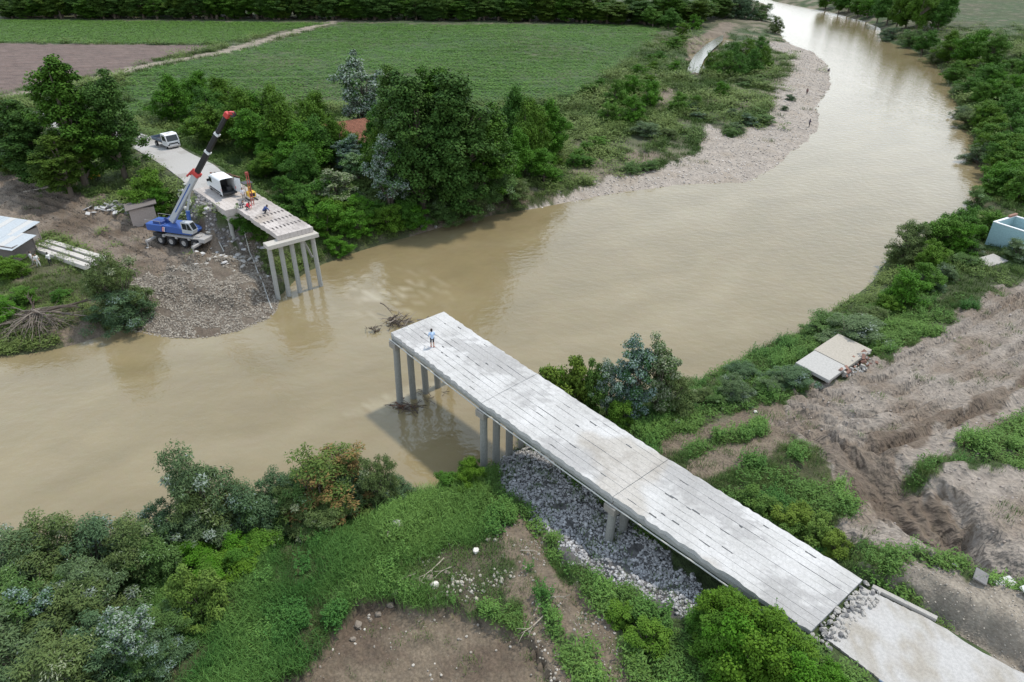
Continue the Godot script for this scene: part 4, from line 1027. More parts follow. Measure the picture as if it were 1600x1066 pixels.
func build_stones() -> void:
	stone_field("riprap", "blue-grey broken stone spread under the near bridge spans", stone_mesh(11), 9, Rect2(-3, -47, 24, 26), 90000, 0.05, 0.3, Color(0.33, 0.322, 0.32), Color(0.58, 0.57, 0.57), 0.72)
	stone_field("stone_fill", "brownish broken stone fill pushed into the river below the crane", stone_mesh(12), 6, Rect2(-46, -84, 22, 24), 60000, 0.05, 0.34, Color(0.22, 0.185, 0.148), Color(0.4, 0.355, 0.295), 0.62)
	stone_field("embankment_rubble", "grey broken rubble on the slope beside the van", stone_mesh(13), 14, Rect2(-48, -96, 22, 22), 9000, 0.2, 0.7, Color(0.17, 0.16, 0.16), Color(0.36, 0.34, 0.33))
	stone_field("gravel_bar_stones", "pale river stones on the long gravel bar", stone_mesh(14, 0.6, 0), 7, Rect2(0, -300, 112, 205), 60000, 0.15, 0.5, Color(0.42, 0.36, 0.31), Color(0.6, 0.55, 0.5))
	stone_field("berm_gravel", "pale gravel of the heap beside the concrete road", stone_mesh(15, 0.7, 0), 13, Rect2(19, -31, 20, 18), 14000, 0.05, 0.16, Color(0.3, 0.26, 0.215), Color(0.48, 0.43, 0.37))
	stone_field("pale_stones", "whitish stones scattered in the trampled clearing by the bridge", stone_mesh(16), 15, Rect2(-9, -36, 12, 12), 3600, 0.05, 0.36, Color(0.38, 0.34, 0.28), Color(0.58, 0.53, 0.46), 0.35)
	stone_field("trail_stones", "pale stones lying along the muddy wheel tracks", stone_mesh(17), 11, Rect2(-3, -38, 16, 22), 8000, 0.04, 0.26, Color(0.32, 0.28, 0.23), Color(0.56, 0.51, 0.44), 0.35)
	stone_field("pit_stones", "small stones lying on the dried mud", stone_mesh(18), 10, Rect2(-16, -33, 22, 18), 1500, 0.05, 0.26, Color(0.28, 0.24, 0.2), Color(0.58, 0.53, 0.46), 0.35)
	stone_field("clod_stones", "clods and pebbles on the bulldozed ground", stone_mesh(19), 8, Rect2(14, -75, 60, 52), 16000, 0.06, 0.26, Color(0.26, 0.21, 0.17), Color(0.46, 0.4, 0.36), 0.5)
	stone_field("works_clods", "earth clods on the dark churned ground round the crane", stone_mesh(20), 5, Rect2(-85, -108, 55, 36), 6000, 0.1, 0.35, Color(0.13, 0.1, 0.075), Color(0.26, 0.215, 0.17), 0.5)
	# single boulders
	var big := [[-7.87, -33.44, 0.9, "large rounded pale boulder in the long grass of the near bank", 0.62], [13.81, -45.4, 0.75, "pale angular boulder in weeds beside the standing bridge spans", 0.6],
		[12.5, -45.2, 0.45, "smaller stone beside the angular boulder in the weeds", 0.5], [18.19, -47.38, 0.5, "white stone in the weeds before the bulldozed ground", 0.66], [20.6, -46.4, 0.4, "round stone at the edge of the bulldozed ground", 0.55],
		[-4.9, -29.0, 0.6, "white block of stone standing in the dried mud", 0.62], [-2.4, -31.8, 0.55, "white stone among branches in the trampled clearing", 0.62], [2.4, -34.6, 0.5, "flat pale stone at the foot of the grey riprap", 0.5],
		[-13.0, -93.7, 0.9, "grey boulder at the water edge below the tall trees", 0.3], [-11.2, -94.6, 0.6, "small grey stone at the water edge below the tall trees", 0.28]]
	for k in big.size():
		var b: Array = big[k]
		var o := part("boulder", stone_mesh(40 + k, 0.75, 3), mat(lc(b[4], b[4] * 0.94, b[4] * 0.85), 0.95), self, Vector3(b[0], ground(b[0], b[1]) + b[2] * 0.22, b[1]), Basis.from_scale(Vector3.ONE * b[2]) * Basis(Vector3.UP, k * 1.3))
		tag(o, b[3], "boulder")
	for k in 16:                                     # grey stones along the edge of the mud pit
		var t := k / 15.0
		var x := lerpf(-9.5, -4.2, t) + rng.randf_range(-0.4, 0.4)
		var z := lerpf(-26.0, -29.7, sqrt(t)) + rng.randf_range(-0.4, 0.4)
		var s := rng.randf_range(0.3, 0.6)
		var o := part("edge_stone", stone_mesh(60 + k, 0.6, 2), M.mudstone, self, Vector3(x, ground(x, z) + s * 0.15, z), Basis.from_scale(Vector3.ONE * s) * Basis(Vector3.UP, k * 2.1))
		tag(o, "brown-grey stone half sunk in the rim of the mud pit", "stone", "stones round the mud pit")

# ---------------------------------------------------------------- bridges
func stain(p: Vector3) -> Color:
	var s := n_stain.get_noise_2d(p.x, p.z)
	var f := n_fine.get_noise_2d(p.x * 2.2, p.z * 2.2)
	var c := Color(0.55, 0.535, 0.515).lerp(Color(0.7, 0.685, 0.67), clampf(0.5 + 0.9 * n_mid.get_noise_2d(p.x * 3.0, p.z * 3.0) + 0.5 * f, 0, 1))
	c = c.lerp(Color(0.33, 0.315, 0.305), clampf((s + 0.6 * f - 0.06) * 4.0, 0, 0.55))
	c = c.lerp(Color(0.42, 0.36, 0.28), clampf((n_mid.get_noise_2d(p.x * 1.5 + 80, p.z * 1.5) - 0.3) * 3.0, 0, 0.45))
	return c

# one precast deck beam: strip between two ends with uneven edges; notch = list of [side, from, to, depth] in shares of the length
func deck_beam(a0: Vector3, a1: Vector3, b0: Vector3, b1: Vector3, thick: float, notches: Array, ragged := [0.0, 0.0], steps := 26, origin := Vector3.ZERO) -> ArrayMesh:
	var s := Shape.new()
	var cross := 3
	var rows := []
	var ts := []
	for k in steps + 1:
		ts.append(float(k) / steps)
	for q in notches:
		for e in [q[1] - 0.002, q[1], q[2], q[2] + 0.002]:
			ts.append(clampf(e, 0, 1))
	ts.sort()
	var w := a0.distance_to(a1)
	for t in ts:
		var l := a0.lerp(b0, t)
		var r := a1.lerp(b1, t)
		var o := [0.0, 0.0]
		for q in notches:
			if t >= q[1] - 0.0001 and t <= q[2] + 0.0001:
				o[q[0]] = maxf(o[q[0]], q[3] * (0.85 + 0.3 * absf(sin(t * 97.0))))
		for e in 2:
			var p := l if e == 0 else r
			o[e] += (0.011 + 0.01 * n_fine.get_noise_2d(p.x * 5.0, p.z * 5.0 + e * 9))
			if ragged[e] > 0.0:
				o[e] += ragged[e] * clampf(0.4 + 0.5 * n_mid.get_noise_2d(p.x * 14.0, p.z * 14.0) + 1.3 * n_fine.get_noise_2d(p.x * 3.1, p.z * 3.1), 0, 1.3)
		var ll := l.lerp(r, o[0] / w)
		var rr := r.lerp(l, o[1] / w)
		var row := []
		for k in cross + 1:
			var p := ll.lerp(rr, float(k) / cross)
			p.y += 0.006 * n_fine.get_noise_2d(p.x * 6.0, p.z * 6.0)
			row.append(p)
		rows.append(row)
	var dn := Vector3(0, -thick, 0)
	var side := Color(0.62, 0.605, 0.59)
	for k in rows.size() - 1:
		for j in cross:
			var q := [rows[k][j], rows[k][j + 1], rows[k + 1][j + 1], rows[k + 1][j]]
			s.quadc(q, [stain(q[0] + origin), stain(q[1] + origin), stain(q[2] + origin), stain(q[3] + origin)])
		s.tint = side
		s.quad(rows[k][0] + dn, rows[k][0], rows[k + 1][0], rows[k + 1][0] + dn)
		s.quad(rows[k][cross], rows[k][cross] + dn, rows[k + 1][cross] + dn, rows[k + 1][cross])
		s.quad(rows[k][cross] + dn, rows[k][0] + dn, rows[k + 1][0] + dn, rows[k + 1][cross] + dn)
	s.tint = side
	for row in [rows[0], rows[-1]]:
		s.quad(row[0], row[cross], row[cross] + dn, row[0] + dn)
	return s.done()

func lane(L: Vector3, R: Vector3, t: float) -> Vector3:
	return L.lerp(R, t)

func pier(o: Node3D, base: Vector3, cl: Vector3, cr: Vector3, top: float, count: int, rad: float, raked: float, deep := 0.6, m_cap: Material = null, m_pile: Material = null) -> void:
	var d := cr - cl
	d.y = 0
	var len := d.length()
	var mid := (cl + cr) * 0.5
	mid.y = top - deep * 0.5
	var b := Basis(Vector3.UP, yaw_to(d.normalized()))
	var s := Shape.new()
	s.box(Vector3.ZERO, Vector3(len, deep, 0.95), Basis(), 0.03)
	part("pier_cap", s.done(), m_cap if m_cap else M.cap, o, mid - base, b)
	for k in count:
		var t := lerpf(0.07, 0.93, float(k) / (count - 1))
		var p := cl.lerp(cr, t)
		p.y = top - deep + 0.02
		var lean := Vector3(rng.randf_range(-1, 1) * 0.1, 0, rng.randf_range(-1, 1) * 0.1) - d.normalized() * (0.5 - t) * raked
		var foot := Vector3(p.x + lean.x, minf(-1.6, ground(p.x, p.z) - 0.8), p.z + lean.z)
		s = Shape.new()
		s.tube([foot - base, foot.lerp(p, 0.5) - base, p - base], [rad * 1.03, rad, rad * 0.98], 14)
		part("pile", s.done(), m_pile if m_pile else M.pile, o)

func build_near_bridge() -> void:
	var E := [[Vector3(-10.68, 7.4, -51.51), Vector3(-6.29, 7.4, -55.41)], [Vector3(-2.32, 6.9, -41.82), Vector3(2.06, 6.9, -45.85)],
		[Vector3(6.52, 6.0, -32.76), Vector3(10.94, 6.0, -36.51)], [Vector3(16.2, 4.8, -23.64), Vector3(20.71, 4.8, -27.22)]]
	var base := Vector3(4.4, 0, -39.4)
	var o := thing("standing_bridge", "long whitish concrete bridge part ending broken over the brown river", "bridge", base)
	var n := 10
	for sp in 3:
		var A: Array = E[sp]
		var B: Array = E[sp + 1]
		var gap: Vector3 = (B[0] - A[0]).normalized() * 0.02
		for j in n:
			var t0 := float(j) / n
			var t1 := float(j + 1) / n
			var notches := []
			for q in rng.randi_range(2, 4):
				var f := rng.randf_range(0.04, 0.85)
				if rng.randf() < 0.5:
					notches.append([rng.randi() % 2, f, f + rng.randf_range(0.015, 0.06), rng.randf_range(0.04, 0.11)])
				else:
					notches.append([rng.randi() % 2, f, f + rng.randf_range(0.05, 0.2), rng.randf_range(0.015, 0.035)])
			var rag := [0.0, 0.0]
			if j == 0:
				rag[0] = 0.15
				notches = []
			if j == n - 1:
				rag[1] = 0.12
				notches = []
			var dy := Vector3(0, rng.randf_range(-0.012, 0.012), 0)
			part("deck_beam", deck_beam(lane(A[0], A[1], t0) - base + gap + dy + Vector3.ZERO, lane(A[0], A[1], t1) - base + gap + dy, lane(B[0], B[1], t0) - base - gap + dy, lane(B[0], B[1], t1) - base - gap + dy, 0.32, notches, rag, 40, base), M.deck, o)
		# edge girder below the ragged left edge, its foot ledge and the pipe hung along it
		for e in 2:
			var s := Shape.new()
			var out: Vector3 = (A[e] - A[1 - e]).normalized()
			var a: Vector3 = A[e] - base - out * 0.34 + Vector3(0, -0.5, 0) + gap
			var b: Vector3 = B[e] - base - out * 0.34 + Vector3(0, -0.5, 0) - gap
			var d := (b - a)
			var bb := Basis(d.normalized(), Vector3.UP, d.normalized().cross(Vector3.UP).normalized())
			s.box((a + b) * 0.5, Vector3(d.length(), 0.36, 0.5), bb)
			part("edge_girder", s.done(), M.girder, o)
		var pp := Shape.new()
		var od: Vector3 = (A[0] - A[1]).normalized()
		var path := []
		var rad := []
		for k in 9:
			path.append(A[0].lerp(B[0], k / 8.0) - base + od * 0.12 + Vector3(0, -0.6 + 0.02 * sin(k * 2.0), 0)); rad.append(0.055)
		pp.tube(path, rad, 8)
		part("edge_pipe", pp.done(), M.pipe, o)
	# transverse joints between spans hold broken mortar
	for sp in 3:
		var top: float = E[sp][0].y - 0.7
		var dl: Vector3 = (E[sp][0] - E[sp][1]).normalized()
		var sh := Vector3.ZERO
		if sp == 0:
			sh = BRIDGE_DIR * 0.55
		pier(o, base, E[sp][0] + sh + dl * 0.25, E[sp][1] + sh - dl * 0.1, top, 5, 0.3, 0.5)
	var ab := Shape.new()
	var m: Vector3 = (E[3][0] + E[3][1]) * 0.5 - base
	ab.box(m + Vector3(0.35, -1.75, 0.4), Vector3(0.9, 2.4, 6.0), Basis(Vector3.UP, yaw_to(BRIDGE_DIR)), 0.04)
	part("abutment", ab.done(), M.cap, o)
	# loose rubble in the joint between deck and road
	for k in 150:
		var t := rng.randf()
		var p: Vector3 = E[3][0].lerp(E[3][1], t) + BRIDGE_DIR * rng.randf_range(0.1, 1.25)
		var s := rng.randf_range(0.12, 0.5)
		var q := part("rubble_piece", stone_mesh(100 + k % 7, 0.6, 1), M.rubble if k % 5 else M.rubble_dark, self, Vector3(p.x, 4.6 + s * 0.2, p.z), Basis.from_euler(Vector3(k * 0.9, k * 1.7, k * 0.5)) * Basis.from_scale(Vector3(s, s, s)))
		tag(q, "chunk of broken concrete in the gap between deck and road", "rubble", "rubble in the road joint")

func build_far_bridge() -> void:
	var back := -BRIDGE_DIR
	var P0 := Vector3(-23.29, 7.8, -75.39)                    # end, right corner
	var left := Vector3(-0.764, 0, 0.645)
	var base := Vector3(-29.0, 0, -80.0)
	var o := thing("far_bridge_stub", "far bridge stub on five grey piles carrying a white van and rows of slots", "bridge", base)
	var wide := 4.4
	var len1 := 12.4
	var n := 9
	var A := [P0 + left * wide, P0]
	var B := [P0 + left * wide + back * len1 + Vector3(0, -0.15, 0), P0 + back * len1 + Vector3(0, -0.15, 0)]
	for j in n:
		var t0 := float(j) / n
		var t1 := float(j + 1) / n
		var notches := []
		for f in [0.17, 0.37, 0.56]:
			if j > 0:
				notches.append([0, f + 0.004 * j, f + 0.062 + 0.004 * j, 0.2])
		part("deck_beam", deck_beam(lane(A[0], A[1], t0) - base, lane(A[0], A[1], t1) - base, lane(B[0], B[1], t0) - base, lane(B[0], B[1], t1) - base, 0.6, notches, [0.15 if j == 0 else 0.0, 0.1 if j == n - 1 else 0.0], 30, base), M.deck_pink, o)
	# van span, full width
	var C := [B[0] + left * 1.45 + back * 0.05, B[1] + back * 0.05]
	var D := [C[0] + back * 11.5 + Vector3(0, -0.15, 0), C[1] + back * 11.5 + Vector3(0, -0.15, 0)]
	for j in 10:
		var t0 := j / 10.0
		var t1 := (j + 1) / 10.0
		part("deck_beam", deck_beam(lane(C[0], C[1], t0) - base, lane(C[0], C[1], t1) - base, lane(D[0], D[1], t0) - base, lane(D[0], D[1], t1) - base, 0.85, [], [0.12 if j == 0 else 0.0, 0.12 if j == 9 else 0.0], 26, base), M.deck_pink, o)
	pier(o, base, A[0] + left * 1.5 + back * 0.3 - Vector3(0, 0, 0), A[1] - left * 0.25 + back * 0.3, 7.17, 5, 0.27, 0.4, 0.55, M.cap_pale, M.pile_pale)
	# cap edge standing proud in front of the deck end
	var s := Shape.new()
	var m: Vector3 = (A[0] + left * 1.5 + A[1] - left * 0.25) * 0.5
	m.y = 6.9
	s.box(Vector3.ZERO, Vector3(6.2, 0.5, 0.6), Basis(), 0.03)
	part("cap_ledge", s.done(), M.cap_pale, o, m - base - back * 0.35, Basis(Vector3.UP, yaw_to(left)))
	pier(o, base, C[0] - left * 0.2 + back * 0.6, C[1] + left * 0.2 + back * 0.6, 6.72, 4, 0.27, 0.2, 0.5, M.cap_pale, M.pile_pale)
	# diagonal brace behind the piles
	s = Shape.new()
	s.tube([P0 + left * 1.3 + back * 0.7 + Vector3(0, -1.2, 0) - base, P0 + left * 0.2 + back * 1.2 + Vector3(0, -4.2, 0) - base], [0.14, 0.14], 8)
	part("brace", s.done(), M.pile_pale, o)

func build_roads() -> void:
	# far approach: worn concrete road rising to the bridge
	var s := Shape.new()
	var pts := []
	for k in ROAD_FAR.size() - 1:
		for t in 8:
			pts.append(Vector3(ROAD_FAR[k][0], ROAD_FAR[k][2] + 0.02, ROAD_FAR[k][1]).lerp(Vector3(ROAD_FAR[k + 1][0], ROAD_FAR[k + 1][2] + 0.02, ROAD_FAR[k + 1][1]), t / 8.0))
	for k in pts.size() - 1:
		if k < 2:
			continue
		var d: Vector3 = (pts[k + 1] - pts[k]).normalized()
		var sd := Vector3(-d.z, 0, d.x)
		var wa := 2.9 + 0.25 * n_fine.get_noise_2d(pts[k].x, pts[k].z)
		var wb := 2.9 + 0.25 * n_fine.get_noise_2d(pts[k + 1].x, pts[k + 1].z)
		for j in 4:
			var u0 := j / 2.0 - 1.0
			var u1 := (j + 1) / 2.0 - 1.0
			var q: Vector3 = pts[k] + sd * u0 * wa
			s.tint = Color(0.5, 0.475, 0.45).lerp(Color(0.36, 0.335, 0.3), clampf(n_mid.get_noise_2d(q.x * 3, q.z * 3) * 1.6, 0, 1))
			s.quad(pts[k] + sd * u0 * wa, pts[k] + sd * u1 * wa, pts[k + 1] + sd * u1 * wb, pts[k + 1] + sd * u0 * wb)
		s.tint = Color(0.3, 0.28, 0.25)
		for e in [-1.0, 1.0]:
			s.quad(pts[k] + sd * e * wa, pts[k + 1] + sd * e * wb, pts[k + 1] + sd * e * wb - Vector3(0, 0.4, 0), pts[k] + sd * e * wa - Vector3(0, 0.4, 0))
	struct(part("road", s.done(), M.concrete_v, self))
	# near approach: cracked concrete slab
	s = Shape.new()
	var a := Vector3(ROAD_NEAR[0][0], 4.66, ROAD_NEAR[0][1]) + BRIDGE_DIR * 0.4
	var b := Vector3(ROAD_NEAR[2][0], 4.66, ROAD_NEAR[2][1])
	var dd := (b - a).normalized()
	var sd2 := Vector3(-dd.z, 0, dd.x)
	var steps := 60
	for k in steps:
		var p := a + dd * 0.45 * k
		var p2 := a + dd * 0.45 * (k + 1)
		for j in 12:
			var q := []
			for c in [[p, j], [p, j + 1], [p2, j + 1], [p2, j]]:
				var u: float = c[1] / 6.0 - 1.0
				var wv := 2.75 + (0.22 * n_mid.get_noise_2d(c[0].x * 9, c[0].z * 9) if absf(u) > 0.9 else 0.0) - (0.7 * clampf(1.0 - k / 6.0, 0, 1) * 0.3)
				var e: Vector3 = c[0] + sd2 * u * wv
				if c[0] == p and k == 0:
					e += dd * (0.35 * n_fine.get_noise_2d(e.x * 3, e.z * 3))
				e.y += 0.02 * n_mid.get_noise_2d(e.x * 3, e.z * 3)
				q.append(e)
			var kc := []
			for cen in q:
				var st := n_stain.get_noise_2d(cen.x * 1.3 + 40, cen.z * 1.3)
				kc.append(Color(0.56, 0.54, 0.52).lerp(Color(0.42, 0.38, 0.32), clampf(0.2 + st * 1.8 + n_fine.get_noise_2d(cen.x * 3, cen.z * 3) * 0.8, 0, 0.9)))
			s.quadc(q, kc)
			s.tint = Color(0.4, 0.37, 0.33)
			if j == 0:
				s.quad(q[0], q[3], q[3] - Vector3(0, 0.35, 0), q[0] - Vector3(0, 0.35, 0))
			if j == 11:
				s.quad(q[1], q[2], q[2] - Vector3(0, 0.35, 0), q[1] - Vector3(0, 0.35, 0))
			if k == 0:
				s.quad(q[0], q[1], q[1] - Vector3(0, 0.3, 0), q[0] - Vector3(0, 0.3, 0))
	struct(part("approach_road", s.done(), M.concrete_v, self))
	# steel rail left lying on the left shoulder, and the long kerb beam on the right
	s = Shape.new()
	var r0 := a - sd2 * -3.05 + dd * 3.2
	var lft := -sd2 if (-sd2).x < 0 else sd2
	r0 = a + lft * 3.0 + dd * 3.0 + Vector3(0, 0.15, 0)
	s.tube([r0, r0 + dd * 5.0 + Vector3(0, 0.02, 0)], [0.07, 0.07], 8)
	s.tube([r0 + lft * 0.25, r0 + dd * 5.0 + lft * 0.25], [0.05, 0.05], 8)
	var o := part("guard_rail", s.done(), M.bluegrey, self)
	tag(o, "blue-grey steel rail lying on the bushy edge of the concrete road", "rail")
	s = Shape.new()
	var k0 := a - lft * 2.95 + dd * 0.2
	s.box(k0 + dd * 2.0 + Vector3(0, 0.02, 0), Vector3(3.4, 0.26, 0.28), Basis(Vector3.UP, yaw_to(dd) + 0.09), 0.02)
	o = part("kerb_beam", s.done(), M.rubble, self)
	tag(o, "long concrete kerb piece between the concrete road and the gravel heap", "kerb")

# ---------------------------------------------------------------- people
func person(at: Vector3, turn: float, label: String, J: Dictionary, cols: Dictionary, cell := 0.03) -> void:
	var bones := [   # from, to, radius a, radius b, colour
		[J.hip, J.chest, 0.135, 0.16, "top"], [J.chest, J.neck, 0.16, 0.06, "top"], [J.neck, J.head, 0.05, 0.06, "skin"], [J.head, J.head + J.get("up", Vector3.UP) * 0.1, 0.095, 0.1, "hair"],
		[J.head + J.get("face", Vector3(0.05, 0, 0)), J.head + J.get("face", Vector3(0.05, 0, 0)) + Vector3(0, 0.05, 0), 0.075, 0.08, "skin"]]
	for s in [0, 1]:
		var sl: String = ["l", "r"][s]
		bones.append([J.chest, J["sh_" + sl], 0.1, 0.075, "top"])
		bones.append([J["sh_" + sl], J["el_" + sl], 0.07, 0.055, "sleeve"])
		bones.append([J["el_" + sl], J["ha_" + sl], 0.05, 0.036, "skin" if cols.get("bare", true) else "sleeve"])
		var ha: Vector3 = J["ha_" + sl]
		var dir: Vector3 = (ha - J["el_" + sl]).normalized()
		var lat := dir.cross(Vector3(0.2, 0.1, 0.95)).normalized()
		bones.append([ha, ha + dir * 0.07, 0.04, 0.036, "skin"])
		for f in 4:
			bones.append([ha + dir * 0.07 + lat * (f - 1.5) * 0.022, ha + dir * [0.145, 0.165, 0.155, 0.13][f] + lat * (f - 1.5) * 0.027 + Vector3(0, -0.012, 0), 0.016, 0.013, "skin"])
		bones.append([ha + dir * 0.02 + lat * 0.04, ha + dir * 0.08 + lat * 0.075, 0.017, 0.014, "skin"])
		bones.append([J.hip, J["hi_" + sl], 0.12, 0.1, "legs"])
		bones.append([J["hi_" + sl], J["kn_" + sl], 0.098, 0.068, "legs"])
		bones.append([J["kn_" + sl], J["an_" + sl], 0.062, 0.042, cols.get("shin", "legs")])
		bones.append([J["an_" + sl] + Vector3(-0.04, -0.03, 0), J["an_" + sl] + Vector3(0.15, -0.045, 0), 0.046, 0.04, "shoe"])
	var lo := Vector3(1e9, 1e9, 1e9)
	var hi := -lo
	for b in bones:
		for e in [b[0], b[1]]:
			lo = lo.min(e); hi = hi.max(e)
	lo -= Vector3.ONE * 0.28
	hi += Vector3.ONE * 0.28
	var nx := int((hi.x - lo.x) / cell) + 2
	var ny := int((hi.y - lo.y) / cell) + 2
	var nz := int((hi.z - lo.z) / cell) + 2
	var F := PackedFloat32Array()
	var near := PackedFloat32Array()
	var owner_ := PackedInt32Array()
	F.resize(nx * ny * nz); F.fill(0.5)
	near.resize(F.size()); near.fill(9.0)
	owner_.resize(F.size())
	for bi in bones.size():
		var b: Array = bones[bi]
		var a: Vector3 = b[0]
		var d: Vector3 = b[1] - b[0]
		var dd := maxf(d.length_squared(), 1e-6)
		var reach: float = maxf(b[2], b[3]) + 0.1
		var l2: Vector3 = ((b[0] as Vector3).min(b[1]) - lo - Vector3.ONE * reach) / cell
		var h2: Vector3 = ((b[0] as Vector3).max(b[1]) - lo + Vector3.ONE * reach) / cell
		for iy in range(maxi(0, int(l2.y)), mini(ny, int(h2.y) + 1)):
			for iz in range(maxi(0, int(l2.z)), mini(nz, int(h2.z) + 1)):
				for ix in range(maxi(0, int(l2.x)), mini(nx, int(h2.x) + 1)):
					var p := lo + Vector3(ix, iy, iz) * cell
					var t := clampf((p - a).dot(d) / dd, 0, 1)
					var q := p.distance_to(a + d * t) - lerpf(b[2], b[3], t)
					var i := (iy * nz + iz) * nx + ix
					var kk := 0.035 if b[2] > 0.03 else 0.008
					var hh := maxf(kk - absf(F[i] - q), 0.0) / kk
					F[i] = minf(F[i], q) - hh * hh * kk * 0.25
					if q < near[i]:
						near[i] = q; owner_[i] = bi
	var vid := {}
	var V := PackedVector3Array()
	var C := PackedColorArray()
	for iy in ny - 1:
		for iz in nz - 1:
			for ix in nx - 1:
				var i := (iy * nz + iz) * nx + ix
				var inside := 0
				var cs := [i, i + 1, i + nx, i + nx + 1, i + nx * nz, i + nx * nz + 1, i + nx * nz + nx, i + nx * nz + nx + 1]
				for c in cs:
					if F[c] < 0:
						inside += 1
				if inside == 0 or inside == 8:
					continue
				var sum := Vector3.ZERO
				var cnt := 0
				for e in [[0, 1], [2, 3], [4, 5], [6, 7], [0, 2], [1, 3], [4, 6], [5, 7], [0, 4], [1, 5], [2, 6], [3, 7]]:
					var fa := F[cs[e[0]]]
					var fb := F[cs[e[1]]]
					if (fa < 0) != (fb < 0):
						var t := fa / (fa - fb)
						sum += Vector3(e[0] & 1, (e[0] >> 2) & 1, (e[0] >> 1) & 1).lerp(Vector3(e[1] & 1, (e[1] >> 2) & 1, (e[1] >> 1) & 1), t)
						cnt += 1
				vid[i] = V.size()
				V.append(lo + (Vector3(ix, iy, iz) + sum / cnt) * cell)
				var best := 0
				for c in 8:
					if near[cs[c]] < near[cs[best]]:
						best = c
				C.append(cols.get(bones[owner_[cs[best]]][4], cols.top))
	var st := SurfaceTool.new()
	st.begin(Mesh.PRIMITIVE_TRIANGLES)
	st.set_smooth_group(0)
	for k in V.size():
		st.set_color(C[k]); st.add_vertex(V[k])
	var sx := 1
	var sz := nx
	var sy := nx * nz
	for i in vid:
		for ax in [[sx, sy, sz], [sy, sz, sx], [sz, sx, sy]]:
			var j: int = i + ax[0]
			if (F[i] < 0) == (F[j] < 0):
				continue
			var q := [i, i - ax[1], i - ax[1] - ax[2], i - ax[2]]
			if not (vid.has(q[1]) and vid.has(q[2]) and vid.has(q[3])):
				continue
			var order := [0, 1, 2, 0, 2, 3] if F[i] < 0 else [0, 2, 1, 0, 3, 2]
			for o in order:
				st.add_index(vid[q[o]])
	st.generate_normals()
	var low := 9.0
	for p in V:
		low = minf(low, p.y)
	var me := part("person", st.commit(), M.cloth, self, at - Vector3(0, low, 0), Basis(Vector3.UP, turn))
	tag(me, label, "person")

func standing(arm := 0.0, stride := 0.08) -> Dictionary:
	return {hip = Vector3(0, 0.95, 0), chest = Vector3(0.01, 1.28, 0), neck = Vector3(0.02, 1.48, 0), head = Vector3(0.035, 1.6, 0),
		sh_l = Vector3(0, 1.4, -0.19), sh_r = Vector3(0, 1.4, 0.19), el_l = Vector3(0.02 + arm * 0.1, 1.12, -0.26), el_r = Vector3(0.02 + arm * 0.12, 1.12, 0.26),
		ha_l = Vector3(0.1 + arm * 0.3, 0.9 + arm * 0.25, -0.24 + arm * 0.1), ha_r = Vector3(0.1 + arm * 0.34, 0.9 + arm * 0.3, 0.24 - arm * 0.1),
		hi_l = Vector3(0, 0.9, -0.09), hi_r = Vector3(0, 0.9, 0.09), kn_l = Vector3(0.04 + stride, 0.5, -0.1), kn_r = Vector3(0.03, 0.5, 0.1), an_l = Vector3(stride, 0.09, -0.11), an_r = Vector3(-stride, 0.09, 0.11)}

func crouching() -> Dictionary:
	return {hip = Vector3(-0.15, 0.36, 0), chest = Vector3(0.12, 0.66, 0), neck = Vector3(0.27, 0.78, 0), head = Vector3(0.36, 0.84, 0),
		sh_l = Vector3(0.17, 0.72, -0.19), sh_r = Vector3(0.17, 0.72, 0.19), el_l = Vector3(0.38, 0.5, -0.22), el_r = Vector3(0.38, 0.5, 0.22), ha_l = Vector3(0.52, 0.26, -0.12), ha_r = Vector3(0.52, 0.26, 0.12),
		hi_l = Vector3(-0.13, 0.34, -0.11), hi_r = Vector3(-0.13, 0.34, 0.11), kn_l = Vector3(0.24, 0.42, -0.17), kn_r = Vector3(0.2, 0.36, 0.17), an_l = Vector3(-0.02, 0.09, -0.15), an_r = Vector3(-0.08, 0.09, 0.15)}

